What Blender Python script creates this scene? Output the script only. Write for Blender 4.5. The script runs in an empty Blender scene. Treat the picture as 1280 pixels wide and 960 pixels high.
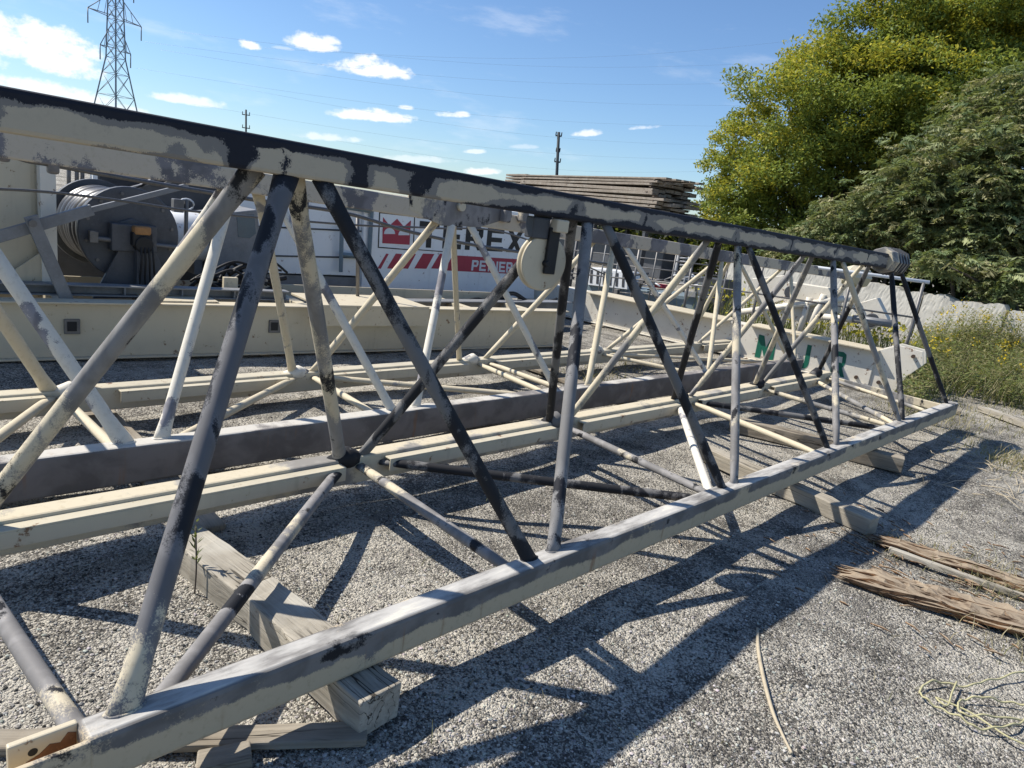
import bpy, math, random
import numpy as np
from mathutils import Vector, Matrix
random.seed(7); rng = np.random.default_rng(7)
V = Vector
SC = bpy.context.scene
COL = SC.collection

# ------------------------------------------------------------------ camera
YAW, PITCH, ROLL, FOC, CH = 0.7565, -0.2417, 0.1373, 875.05, 1.498
f_ = V((-math.sin(YAW)*math.cos(PITCH), math.cos(YAW)*math.cos(PITCH), math.sin(PITCH)))
r_ = f_.cross(V((0, 0, 1))).normalized(); u_ = r_.cross(f_)
R_ = r_*math.cos(ROLL)+u_*math.sin(ROLL); U_ = u_*math.cos(ROLL)-r_*math.sin(ROLL)
EYE = V((0, 0, CH))
cd = bpy.data.cameras.new('camera'); cam = bpy.data.objects.new('camera', cd); COL.objects.link(cam)
cam.matrix_world = Matrix(((R_.x, U_.x, -f_.x, 0), (R_.y, U_.y, -f_.y, 0), (R_.z, U_.z, -f_.z, CH), (0, 0, 0, 1)))
cd.sensor_width = 36; cd.lens = 36*FOC/1280; cd.clip_start = .05; cd.clip_end = 3000
SC.camera = cam

def P(px, py, x=None, y=None, z=None, d=None, pl=None):
    """a place measured on the photograph, at a known plane or distance"""
    w = f_*FOC+R_*(px-640)-U_*(py-480)
    if x is not None: t = x/w.x
    elif y is not None: t = y/w.y
    elif z is not None: t = (z-CH)/w.z
    elif pl is not None: t = (V(pl[0])-EYE).dot(V(pl[1]))/w.dot(V(pl[1]))
    else: t = d/w.length
    return EYE+w*t
def along(px, a, b):
    X = px-640; a = V(a)-EYE; b = V(b)
    t = (X*f_.dot(a)-FOC*R_.dot(a))/(FOC*R_.dot(b)-X*f_.dot(b))
    return EYE+a+b*t

# ------------------------------------------------------------------ materials
class NT:
    def __init__(s, name, rough=.6, metal=0., spec=.4):
        s.m = bpy.data.materials.new(name); s.m.use_nodes = True
        s.t = s.m.node_tree; s.b = s.t.nodes['Principled BSDF']
        s.b.inputs['Roughness'].default_value = rough; s.b.inputs['Metallic'].default_value = metal
        s.b.inputs['Specular IOR Level'].default_value = spec
        s.tc = s.t.nodes.new('ShaderNodeTexCoord'); s.obj = s.tc.outputs['Object']
    def set(s, i, v):
        if isinstance(v, bpy.types.NodeSocket): s.t.links.new(v, i)
        else:
            if hasattr(i, 'default_value') and isinstance(v, (tuple, list)) and len(v) == 3 and len(i.default_value) == 4: v = (*v, 1)
            i.default_value = v
    def map(s, scale=(1, 1, 1), rot=(0, 0, 0), vec=None):
        n = s.t.nodes.new('ShaderNodeMapping'); n.inputs['Scale'].default_value = scale; n.inputs['Rotation'].default_value = rot
        s.set(n.inputs[0], vec or s.obj); return n.outputs[0]
    def noise(s, scale, detail=4, rough=.55, vec=None, dist=0):
        n = s.t.nodes.new('ShaderNodeTexNoise'); n.inputs['Scale'].default_value = scale; n.inputs['Detail'].default_value = detail
        n.inputs['Roughness'].default_value = rough; n.inputs['Distortion'].default_value = dist
        s.set(n.inputs['Vector'], vec or s.obj); return n.outputs['Fac']
    def vor(s, scale, out='Color', vec=None, feature='F1'):
        n = s.t.nodes.new('ShaderNodeTexVoronoi'); n.inputs['Scale'].default_value = scale; n.feature = feature
        s.set(n.inputs['Vector'], vec or s.obj); return n.outputs[out]
    def math(s, op, a, b=0., c=0.):
        n = s.t.nodes.new('ShaderNodeMath'); n.operation = op
        s.set(n.inputs[0], a); s.set(n.inputs[1], b); s.set(n.inputs[2], c); return n.outputs[0]
    def step(s, v, lo, hi):
        n = s.t.nodes.new('ShaderNodeMapRange'); n.interpolation_type = 'SMOOTHSTEP'
        s.set(n.inputs[0], v); n.inputs[1].default_value = lo; n.inputs[2].default_value = hi; return n.outputs[0]
    def mix(s, f, a, b, mode='MIX'):
        n = s.t.nodes.new('ShaderNodeMix'); n.data_type = 'RGBA'; n.blend_type = mode
        s.set(n.inputs[0], f); s.set(n.inputs[6], a); s.set(n.inputs[7], b); return n.outputs[2]
    def xyz(s, vec=None):
        n = s.t.nodes.new('ShaderNodeSeparateXYZ'); s.set(n.inputs[0], vec or s.obj); return n.outputs
    def attr(s, name):
        n = s.t.nodes.new('ShaderNodeAttribute'); n.attribute_name = name; return n.outputs['Color']
    def bump(s, h, strength=.5, dist=.01):
        n = s.t.nodes.new('ShaderNodeBump'); n.inputs['Strength'].default_value = strength; n.inputs['Distance'].default_value = dist
        s.set(n.inputs['Height'], h); s.t.links.new(n.outputs[0], s.b.inputs['Normal'])
    def color(s, c): s.set(s.b.inputs['Base Color'], c)
    def rough(s, r): s.set(s.b.inputs['Roughness'], r)

CREAM = (.54, .475, .345); CREAMW = (.66, .62, .53); PRIMER = (.017, .018, .021); GREY = (.165, .16, .152)

def worn_paint(name, base, dirt=.5, rust=.0, rough=.5, scale=1.):
    m = NT(name, rough)
    n1 = m.noise(2.2*scale, 6, .6); n2 = m.noise(14*scale, 5, .65); n3 = m.noise(60*scale, 3, .6)
    c = m.mix(m.math('MULTIPLY', m.step(n1, .42, .72), .55*dirt), base, tuple(v*.55 for v in base))
    c = m.mix(m.math('MULTIPLY', m.step(n2, .55, .75), .5*dirt), c, (base[0]*.5, base[1]*.46, base[2]*.38))
    streak = m.noise(9, 4, .6, m.map((1, 1, .12)))
    c = m.mix(m.math('MULTIPLY', m.step(streak, .56, .74), .45*dirt), c, (.22, .19, .15))
    if rust > 0:
        c = m.mix(m.math('MULTIPLY', m.step(m.math('ADD', n2, m.math('MULTIPLY', n3, .35)), .83-rust*.2, .9-rust*.2), .85), c, (.16, .07, .03))
    m.color(c); m.rough(m.math('MULTIPLY_ADD', n2, .25, rough-.12)); m.bump(n3, .12, .003); return m.m

def primer_mat(name, dark_lo, dark_hi, grey_lo, grey_hi, base=CREAM, scale=1., seed=0., prim=PRIMER, grey=GREY, edge=None, ends=None, st=1., det=4, wear=None, streaks=False):
    """cream paint sanded and spot-primed: soft grey overspray round dark primer patches"""
    m = NT(name, .55)
    vec = m.t.nodes.new('ShaderNodeVectorMath'); vec.operation = 'ADD'; m.set(vec.inputs[0], m.obj); vec.inputs[1].default_value = (seed, seed*1.7, seed*.6)
    v = vec.outputs[0]
    n1 = m.noise(2.3*scale, det, .5, m.map((1, 1, st), vec=v), .2); n2 = m.noise(5.2*scale, det, .52, m.map((1, .8, st), vec=v), .3)
    sp = m.noise(210, 2, .7, v); sp2 = m.noise(34, 4, .7, v)
    fuzz = m.math('ADD', m.math('MULTIPLY', sp, .16), m.math('MULTIPLY', sp2, .16))
    base_c = m.mix(m.math('MULTIPLY', m.step(sp2, .5, .75), .5), base, (base[0]*.68, base[1]*.64, base[2]*.58))
    gmask = m.math('ADD', n1, fuzz); dmask = m.math('ADD', n2, fuzz)
    if ends:
        e = m.math('MULTIPLY', m.step(m.xyz()[2], ends[0], ends[1]), ends[2]); gmask = m.math('ADD', gmask, m.math('SUBTRACT', e, ends[2])); dmask = m.math('ADD', dmask, m.math('SUBTRACT', e, ends[2]))
    if edge:
        z = m.xyz()[2]; y = m.xyz()[1]
        zz = m.math('ADD', z, m.math('MULTIPLY', y, edge[3] if len(edge) > 3 else 0.))
        e = m.step(zz, edge[0], edge[1]); e = m.math('MULTIPLY', e, edge[2])
        dmask = m.math('ADD', dmask, e); gmask = m.math('ADD', gmask, m.math('MULTIPLY', e, .8))
    c = m.mix(m.step(gmask, grey_lo, grey_hi), base_c, m.mix(m.step(n2, .4, .6), grey, tuple(k*1.5 for k in grey)))
    c = m.mix(m.step(dmask, dark_lo, dark_hi), c, prim)
    if streaks:
        q = m.noise(1, 3, .6, m.map((30, 22, 1.5))); q = m.math('MULTIPLY', m.step(q, .6, .72), m.step(m.xyz()[2], .25, .17)); c = m.mix(m.math('MULTIPLY', q, m.math('MULTIPLY', m.step(n1, .42, .6), .7)), c, (.25, .13, .06))
    if wear:
        tf = m.step(m.xyz()[2], wear[0], wear[1]); wv = m.noise(5, 5, .65, m.map((3, .7, 1))); c = m.mix(m.math('MULTIPLY', tf, m.step(wv, .3, .62)), c, (.47, .455, .42)); c = m.mix(m.math('MULTIPLY', tf, m.step(wv, .6, .72)), c, (.6, .57, .49))
    m.color(c); m.rough(m.math('MULTIPLY_ADD', sp2, .3, .52)); m.b.inputs['Specular IOR Level'].default_value = .22; m.bump(sp2, .1, .003); return m.m

def wood_mat(name, axis, c1, c2, dark=.5, white=0., rough=.85):
    m = NT(name, rough, spec=.2)
    s = [28, 28, 28]; s[axis] = 1.3
    g = m.noise(1, 6, .65, m.map(tuple(s)), .8)
    s2 = [90, 90, 90]; s2[axis] = 2.5
    g2 = m.noise(1, 4, .7, m.map(tuple(s2)))
    b = m.noise(3, 5, .6)
    c = m.mix(m.step(g, .35, .65), c1, c2)
    c = m.mix(m.math('MULTIPLY', m.step(g2, .58, .66), dark), c, (.05, .04, .03))
    c = m.mix(m.math('MULTIPLY', m.step(b, .55, .8), .4), c, tuple(v*.5 for v in c1))
    if white: c = m.mix(m.math('MULTIPLY', m.step(b, .62, .3), white), c, (.5, .48, .42))
    s3 = [16, 16, 16]; s3[axis] = .9; ck = m.noise(1, 3, .5, m.map(tuple(s3)), .3); cr = m.step(m.math('ABSOLUTE', m.math('SUBTRACT', ck, .5)), .012, .004)
    cr = m.math('MULTIPLY', cr, m.step(m.noise(2.2, 2, .5), .45, .6)); c = m.mix(m.math('MULTIPLY', cr, .9), c, (.025, .02, .015))
    m.color(c); m.bump(m.math('SUBTRACT', m.math('ADD', g, m.math('MULTIPLY', g2, .7)), m.math('MULTIPLY', cr, 1.5)), .5, .008); return m.m

def plain(name, c, rough=.5, metal=0., var=.3, scale=8, spec=.4):
    m = NT(name, rough, metal, spec); n = m.noise(scale, 5, .6); n2 = m.noise(scale*6, 4, .65)
    cc = m.mix(m.math('MULTIPLY', m.step(n, .4, .7), var), c, tuple(v*.5 for v in c))
    cc = m.mix(m.math('MULTIPLY', m.step(n2, .5, .7), var*.7), cc, tuple(min(1, v*1.35+.01) for v in c))
    m.color(cc); m.rough(m.math('MULTIPLY_ADD', n2, .2, rough-.1)); return m.m

def leaf_mat(name, trans=.35):
    m = NT(name, .55, spec=.3); c = m.attr('leafcol'); m.color(c)
    tr = m.t.nodes.new('ShaderNodeBsdfTranslucent'); m.set(tr.inputs[0], m.mix(.5, c, (.3, .34, .04), 'MIX'))
    mx = m.t.nodes.new('ShaderNodeMixShader'); mx.inputs[0].default_value = trans
    m.t.links.new(m.b.outputs[0], mx.inputs[1]); m.t.links.new(tr.outputs[0], mx.inputs[2])
    m.t.links.new(mx.outputs[0], m.t.nodes['Material Output'].inputs[0]); return m.m

M = {}
M['cream'] = worn_paint('cream_paint', CREAM, .42, .08)
M['creamw'] = worn_paint('pale_cream_paint', CREAMW, .5, .2)
M['creamtrack'] = worn_paint('track_cream_paint', (.51, .46, .345), .6, .12)
M['white'] = worn_paint('white_panel_paint', (.76, .77, .765), .25, .04, .35)
M['greyp'] = plain('grey_machine_paint', (.20, .205, .21), .5, 0, .4)
M['dgrey'] = plain('dark_grey_paint', (.055, .058, .065), .5, 0, .4)
M['drumgrey'] = plain('drum_grey_paint', (.075, .08, .09), .5, 0, .5)
M['black'] = plain('black_rubber', (.012, .012, .013), .6, 0, .3)
M['steel'] = plain('dull_steel', (.16, .155, .15), .45, .3, .5)
M['ropesteel'] = plain('wire_rope_steel', (.12, .12, .12), .38, .5, .5, 60)
M['rust'] = plain('rusty_metal', (.2, .09, .04), .8, 0, .6, 20)
M['rustd'] = plain('dark_rusty_bolt', (.07, .045, .03), .8, 0, .5, 20)
M['red'] = plain('faded_red_print', (.36, .035, .06), .5, 0, .15)
M['ink'] = plain('black_print', (.015, .016, .018), .5, 0, .1)
M['wprint'] = plain('white_print', (.62, .64, .65), .5, 0, .1)
M['green'] = plain('green_lettering', (.008, .12, .075), .5, 0, .15)
M['teal'] = plain('blue_grey_paint', (.16, .21, .235), .5, 0, .35)
M['glass'] = plain('dusty_glass', (.10, .14, .16), .15, 0, .2)
M['orange'] = plain('motor_cap_orange', (.34, .17, .06), .5, 0, .4, 30)
M['poleblue'] = plain('dark_pole', (.022, .032, .04), .7, 0, .3)
M['pylon'] = plain('galvanised_steel', (.15, .185, .22), .5, .2, .2)
M['concrete'] = worn_paint('weathered_concrete', (.46, .44, .385), 1.0, .0, .85)  # heavy blotching: stains, plus dappled tree shade worked into the colour
M['t_dark'] = primer_mat('tube_mostly_primed', .585, .67, .46, .51, seed=1.3, scale=1.6, st=.4, det=3, prim=(.019, .0195, .022), grey=(.15, .146, .141))
M['t_blue'] = primer_mat('tube_blue_primed', .64, .72, .40, .45, seed=4.1, scale=1.8, st=.35, det=3, prim=(.018, .0195, .024), grey=(.125, .123, .126), ends=(.34, .62, .28))
M['t_bgrey'] = primer_mat('tube_blue_grey', .68, .75, .38, .44, seed=3.3, scale=1.7, st=.4, det=3, prim=(.022, .023, .028), grey=(.17, .166, .162))
M['t_grey'] = primer_mat('tube_grey_sanded', .73, .79, .52, .60, seed=2.2, scale=1.8, st=.45, grey=(.175, .168, .162))
M['t_mixed'] = primer_mat('tube_half_primed', .76, .83, .60, .68, seed=7.7, scale=1.8, st=.4)
M['t_spot'] = primer_mat('tube_cream_with_spots', .98, 1.02, .735, .765, base=CREAMW, seed=5.5, scale=3.0, st=.6, det=2, grey=(.17, .165, .175))
M['t_spot2'] = primer_mat('tube_cream_few_spots', 1.2, 1.3, .80, .83, base=CREAM, seed=9.1, scale=2.4, grey=(.2, .195, .19))
def top_mat():
    m = NT('top_chord_primed', .5); p = m.xyz(); y = m.math('ADD', p[1], 4.0)
    yy = m.math('DIVIDE', m.math('ADD', y, .35), 7.4); zb_ = m.math('MULTIPLY_ADD', yy, -.088, 1.5227); hh_ = m.math('MULTIPLY_ADD', yy, .028, .1)
    t = m.math('DIVIDE', m.math('SUBTRACT', p[2], zb_), hh_)
    n1 = m.noise(7, 3, .5, None, .4); n2 = m.noise(2.6, 2, .5); sp = m.noise(240, 2, .7); sp2 = m.noise(40, 4, .7)
    cmb = m.t.nodes.new('ShaderNodeCombineXYZ'); m.set(cmb.inputs[0], y); bn = m.noise(4.3, 1, .5, cmb.outputs[0])
    top = m.math('MULTIPLY', m.math('SUBTRACT', t, m.math('MULTIPLY_ADD', m.step(y, 1.2, 2.4), .08, .66)), 3.2)
    bot = m.math('ADD', m.math('MULTIPLY', m.math('SUBTRACT', .24, t), 2.6), m.math('MULTIPLY_ADD', m.step(y, 1.5, 2.2), .9, -.9))
    yj = m.math('ADD', y, m.math('MULTIPLY', m.math('SUBTRACT', m.noise(5, 2, .5), .5), .22)); band = -.6
    for yc_, w_ in ((.30, .035), (.88, .055), (1.06, .028), (1.29, .045), (1.58, .035), (2.44, .018), (2.95, .016), (3.9, .02), (4.7, .016), (5.5, .016), (6.2, .016)):
        band = m.math('MAXIMUM', band, m.math('MULTIPLY', m.math('SUBTRACT', w_, m.math('ABSOLUTE', m.math('SUBTRACT', yj, yc_))), 11.))
    s_ = m.math('MAXIMUM', m.math('MAXIMUM', top, bot), m.math('MAXIMUM', band, -.6))
    s_ = m.math('ADD', s_, m.math('MULTIPLY', m.math('SUBTRACT', n1, .5), 1.5)); s_ = m.math('ADD', s_, m.math('MULTIPLY', m.math('SUBTRACT', sp, .5), .45)); s_ = m.math('ADD', s_, m.math('MULTIPLY', m.math('SUBTRACT', sp2, .5), .3))
    base = m.mix(m.math('MULTIPLY', m.step(sp2, .5, .75), .35), (.44, .385, .29), (.33, .29, .225))
    c = m.mix(m.step(m.math('ADD', s_, m.math('MULTIPLY', m.math('SUBTRACT', n2, .5), 3.4)), -.3, -.22), base, m.mix(n1, (.16, .152, .14), (.25, .232, .205)))
    c = m.mix(m.step(s_, .08, .18), c, (.016, .018, .026))
    m.color(c); m.b.inputs['Specular IOR Level'].default_value = .22; m.rough(m.math('MULTIPLY_ADD', sp2, .3, .52)); m.bump(sp2, .1, .003); return m.m
M['top'] = top_mat()
M['top2'] = primer_mat('rear_top_chord_primed', 1.0, 1.04, .665, .69, base=(.5, .44, .345), seed=6.2, scale=1.7, grey=(.13, .125, .13))
M['low'] = primer_mat('lower_chord_primed', 1.1, 1.18, .80, .87, seed=8.8, scale=1.5, grey=(.135, .128, .12), edge=(.18, .225, .34), base=(.50, .415, .285), wear=(.255, .2585, .9), streaks=True)
M['low2'] = primer_mat('rear_lower_chord_grey', .9, 1., .35, .5, seed=12.8, scale=1.2, grey=(.135, .125, .118), base=(.5, .475, .42), edge=(.206, .219, -.5), streaks=True)  # pale top face over grey sides: its sunlit look is put into the colour
M['crear'] = primer_mat('back_chord_cream', 1., 1.1, .66, .76, seed=15.1, scale=1.6, grey=(.24, .225, .2))
M['timberx'] = wood_mat('grey_timber', 0, (.38, .345, .28), (.25, .225, .18), .5, .6)
M['timberd'] = wood_mat('weathered_timber', 0, (.30, .26, .2), (.2, .17, .13), .6, .2)
M['timberl'] = wood_mat('beige_timber', 0, (.36, .32, .25), (.27, .24, .19), .45, .3)
def rot_mat():
    m = NT('rotten_timber', .9, spec=.15); g1 = m.noise(1, 6, .7, m.map((2.2, 40, 40), (0, 0, -.25)), .6); b = m.noise(4, 5, .65)
    c = m.mix(m.step(g1, .36, .62), (.055, .03, .018), m.mix(m.step(b, .45, .62), (.27, .145, .07), (.2, .13, .08)))
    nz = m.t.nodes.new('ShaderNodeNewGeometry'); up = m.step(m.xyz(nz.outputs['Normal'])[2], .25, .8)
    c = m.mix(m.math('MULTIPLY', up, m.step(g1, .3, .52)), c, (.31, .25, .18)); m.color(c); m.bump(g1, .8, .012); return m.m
M['timberrot'] = rot_mat()
M['plank'] = wood_mat('stacked_plank_wood', 1, (.27, .24, .2), (.165, .13, .1), .7, .15)
M['planke'] = wood_mat('plank_end_wood', 1, (.17, .13, .1), (.1, .08, .065), .7, 0.)
M['bark'] = plain('grey_bark', (.09, .075, .06), .9, 0, .5, 12)
M['leaf'] = leaf_mat('leaves', .42); M['frond'] = leaf_mat('sumac_leaves', .3); M['weed'] = leaf_mat('weed_leaves', .3)
M['rope'] = plain('faded_yellow_rope', (.42, .39, .22), .8, 0, .4, 90)
M['stick'] = plain('dry_stick', (.42, .36, .26), .8, 0, .4, 30)

# ------------------------------------------------------------------ mesh tools
def link(o): COL.objects.link(o); return o
def tag(o, label=None, cat=None, group=None, kind=None):
    for k, v in (('label', label), ('category', cat), ('group', group), ('kind', kind)):
        if v: o[k] = v
    return o
def thing(name, loc, label, cat, group=None):
    o = bpy.data.objects.new(name, None); o.location = loc; o.empty_display_size = .1
    link(o); return tag(o, label, cat, group)
class MB:
    def __init__(s): s.v = []; s.f = []; s.sm = []
    def add(s, vs, fs, smooth=False):
        n = len(s.v); s.v += [V(v) for v in vs]; s.f += [tuple(i+n for i in f) for f in fs]; s.sm += [smooth]*len(fs); return s
    def box(s, c, size, rot=None):
        c = V(c); h = V(size)*.5; rot = rot or Matrix.Identity(3)
        vs = [c+rot@V((sx*h.x, sy*h.y, sz*h.z)) for sx in (-1, 1) for sy in (-1, 1) for sz in (-1, 1)]
        return s.add(vs, [(0, 1, 3, 2), (4, 6, 7, 5), (0, 4, 5, 1), (2, 3, 7, 6), (0, 2, 6, 4), (1, 5, 7, 3)])
    def hexa(s, a, b):       # two matching quads
        return s.add(list(a)+list(b), [(3, 2, 1, 0), (4, 5, 6, 7), (0, 1, 5, 4), (1, 2, 6, 5), (2, 3, 7, 6), (3, 0, 4, 7)])
    def prism(s, poly, off):  # planar polygon pushed along off
        n = len(poly); off = V(off); a = [V(p) for p in poly]
        fs = [tuple(range(n)), tuple(range(2*n-1, n-1, -1))]+[(i, i+n, (i+1) % n+n, (i+1) % n) for i in range(n)]
        return s.add(a+[p+off for p in a], fs)
    def tube(s, pts, r, n=12, ref=None, flat=None, caps=True):
        pts = [V(p) for p in pts]; k = len(pts); rs = r if isinstance(r, (list, tuple)) else [r]*k
        vs = []; ref = V(ref) if ref else None
        for i, p in enumerate(pts):
            t = (pts[min(i+1, k-1)]-pts[max(i-1, 0)]).normalized()
            rf = ref or (V((0, 0, 1)) if abs(t.z) < .9 else V((0, 1, 0)))
            a = (rf-t*rf.dot(t)).normalized(); b = t.cross(a)
            fa, fb = (flat[i] if flat else (1, 1))
            for j in range(n):
                w = 2*math.pi*j/n; vs.append(p+a*(math.cos(w)*rs[i]*fa)+b*(math.sin(w)*rs[i]*fb))
        fs = [(i*n+j, i*n+(j+1) % n, (i+1)*n+(j+1) % n, (i+1)*n+j) for i in range(k-1) for j in range(n)]
        s.add(vs, fs, True)
        if caps:
            m = len(s.v)-len(vs); s.f += [tuple(m+j for j in range(n-1, -1, -1)), tuple(m+(k-1)*n+j for j in range(n))]; s.sm += [False, False]
        return s
    def cyl(s, a, b, r, n=20): return s.tube([a, b], r, n)
    def build(s, name, mat, parent=None, bevel=0., label=None, seg=2):
        me = bpy.data.meshes.new(name); o = V(parent.location) if parent else V((0, 0, 0))
        if parent and parent.parent: o = o+V(parent.parent.location)
        me.from_pydata([tuple(v-o) for v in s.v], [], s.f); me.polygons.foreach_set('use_smooth', s.sm); me.update()
        import bmesh
        bm = bmesh.new(); bm.from_mesh(me); bmesh.ops.recalc_face_normals(bm, faces=bm.faces); bm.to_mesh(me); bm.free()
        ob = bpy.data.objects.new(name, me); me.materials.append(mat); link(ob)
        if parent: ob.parent = parent
        if bevel:
            b = ob.modifiers.new('bevel', 'BEVEL'); b.width = bevel; b.segments = seg; b.limit_method = 'ANGLE'; b.angle_limit = math.radians(40)
        if label: ob['label'] = label
        return ob
def xplate(pxs, x, th): # polygon measured on the photo at a wall x = const, th metres deep
    return MB().prism([P(a, b, x=x) for a, b in pxs], (-th, 0, 0))
def np_mesh(name, verts, faces, mat, cols=None, parent=None, smooth=False):
    me = bpy.data.meshes.new(name); nv = len(verts); nf, k = faces.shape
    me.vertices.add(nv); me.vertices.foreach_set('co', np.asarray(verts, dtype=np.float32).ravel())
    me.loops.add(nf*k); me.loops.foreach_set('vertex_index', faces.astype(np.int32).ravel())
    me.polygons.add(nf); me.polygons.foreach_set('loop_start', np.arange(0, nf*k, k, dtype=np.int32))
    me.polygons.foreach_set('use_smooth', np.full(nf, smooth))
    if cols is not None:
        at = me.attributes.new('leafcol', 'FLOAT_COLOR', 'POINT')
        at.data.foreach_set('color', np.concatenate([cols, np.ones((nv, 1))], 1).astype(np.float32).ravel())
    me.update(calc_edges=True); me.validate(); me.materials.append(mat)
    o = bpy.data.objects.new(name, me); link(o)
    if parent: o.parent = parent
    return o

# ------------------------------------------------------------------ sky and sun
SUNDIR = V((.735, .49, -1.0)).normalized()     # the way the light travels
el = math.asin(-SUNDIR.z); rot = math.atan2(-SUNDIR.x, -SUNDIR.y)
w = bpy.data.worlds.new('World'); SC.world = w; w.use_nodes = True
T = w.node_tree; bg = T.nodes['Background']; bg.inputs[1].default_value = .094
sky = T.nodes.new('ShaderNodeTexSky'); sky.sky_type = 'NISHITA'; sky.sun_disc = False
sky.sun_elevation = el; sky.sun_rotation = rot; sky.air_density = 1.0; sky.dust_density = .3; sky.ozone_density = 3.0
class WN:
    def n(s, t): return T.nodes.new(t)
    def m(s, op, a, b=0., c=0.):
        x = T.nodes.new('ShaderNodeMath'); x.operation = op
        for i, q in enumerate((a, b, c)):
            if isinstance(q, bpy.types.NodeSocket): T.links.new(q, x.inputs[i])
            else: x.inputs[i].default_value = q
        return x.outputs[0]
    def dot(s, a, vec):
        x = T.nodes.new('ShaderNodeVectorMath'); x.operation = 'DOT_PRODUCT'; T.links.new(a, x.inputs[0]); x.inputs[1].default_value = vec; return x.outputs['Value']
W = WN(); tc = T.nodes.new('ShaderNodeTexCoord'); D = tc.outputs['Generated']
def wnoise(scale, det, sc=(1, 1, 1)):
    mp = T.nodes.new('ShaderNodeMapping'); mp.inputs['Scale'].default_value = sc; T.links.new(D, mp.inputs[0])
    n = T.nodes.new('ShaderNodeTexNoise'); n.inputs['Scale'].default_value = scale; n.inputs['Detail'].default_value = det; n.inputs['Roughness'].default_value = .62
    T.links.new(mp.outputs[0], n.inputs['Vector']); return n.outputs['Fac']
cn = W.m('ADD', W.m('MULTIPLY', W.m('SUBTRACT', wnoise(16, 6, (1, 1, 1.7)), .5), 3.2), W.m('MULTIPLY', W.m('SUBTRACT', wnoise(55, 5, (1, 1, 1.5)), .5), 2.3))
clouds = [(35, 60, 95, 36, 1.), (75, 84, 62, 20, 1), (50, 112, 100, 14, .8), (-60, 60, 70, 50, 1), (238, 127, 52, 8, .7), (165, 139, 40, 8, .6), (312, 58, 16, 8, 1), (388, 55, 34, 14, .9), (412, 52, 14, 8, .8),
          (475, 89, 66, 15, 1), (460, 80, 26, 12, 1), (465, 146, 54, 10, .95), (470, 140, 20, 8, .9), (415, 173, 42, 7, .55), (565, 144, 24, 6, .85), (508, 135, 12, 4, .7), (738, 167, 20, 6, .75),
          (804, 160, 22, 4, .65), (596, 190, 14, 4, .6), (602, 215, 24, 6, .8), (520, 200, 50, 6, .4), (655, 184, 20, 4, .3), (350, 60, 18, 3, .3)]
tot = None
for (px, py, a, b, op) in clouds:
    c = P(px, py, d=1)-EYE; ax = (P(px+a, py+a*.10, d=1)-EYE-c); up = (P(px, py-b, d=1)-EYE-c)
    uu = W.m('SUBTRACT', W.dot(D, ax/ax.length_squared), c.dot(ax)/ax.length_squared)
    vv = W.m('SUBTRACT', W.dot(D, up/up.length_squared), c.dot(up)/up.length_squared)
    vv = W.m('ADD', vv, W.m('MULTIPLY', W.m('MINIMUM', vv, 0.), .7))     # flatter base
    r2 = W.m('ADD', W.m('MULTIPLY', uu, uu), W.m('MULTIPLY', vv, vv))
    s = W.m('SUBTRACT', W.m('ADD', 1.0, cn), r2)
    mr = T.nodes.new('ShaderNodeMapRange'); mr.interpolation_type = 'SMOOTHSTEP'; T.links.new(s, mr.inputs[0]); mr.inputs[1].default_value = -.15; mr.inputs[2].default_value = .95
    front = W.m('GREATER_THAN', W.dot(D, c), .6)
    k = W.m('MULTIPLY', W.m('MULTIPLY', mr.outputs[0], front), op)
    tot = k if tot is None else W.m('MAXIMUM', tot, k)
mx = T.nodes.new('ShaderNodeMix'); mx.data_type = 'RGBA'
tint = T.nodes.new('ShaderNodeMix'); tint.data_type = 'RGBA'; tint.blend_type = 'MULTIPLY'; tint.inputs[0].default_value = 1; T.links.new(sky.outputs[0], tint.inputs[6]); tint.inputs[7].default_value = (.80, .93, 1.08, 1)
wisp = T.nodes.new('ShaderNodeMapRange'); wisp.interpolation_type = 'SMOOTHSTEP'; T.links.new(W.m('ADD', wnoise(5.5, 7, (1, 1, 4.5)), W.m('MULTIPLY', wnoise(30, 4, (1, 1, 3)), .15)), wisp.inputs[0]); wisp.inputs[1].default_value = .62; wisp.inputs[2].default_value = .85
tot = W.m('MAXIMUM', tot, W.m('MULTIPLY', wisp.outputs[0], .2))
T.links.new(tot, mx.inputs[0]); T.links.new(tint.outputs[2], mx.inputs[6]); mx.inputs[7].default_value = (8.4, 8.5, 8.7, 1)
T.links.new(mx.outputs[2], bg.inputs[0])
ld = bpy.data.lights.new('sun', 'SUN'); ld.energy = 4.8; ld.angle = math.radians(.53); ld.color = (1, .94, .85)
lo = bpy.data.objects.new('sun', ld); link(lo); lo.rotation_euler = SUNDIR.to_track_quat('-Z', 'Y').to_euler(); lo.location = (-10, -8, 20)
SC.view_settings.view_transform = 'Standard'; SC.view_settings.look = 'None'; SC.view_settings.gamma = 1; SC.view_settings.exposure = .56

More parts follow.
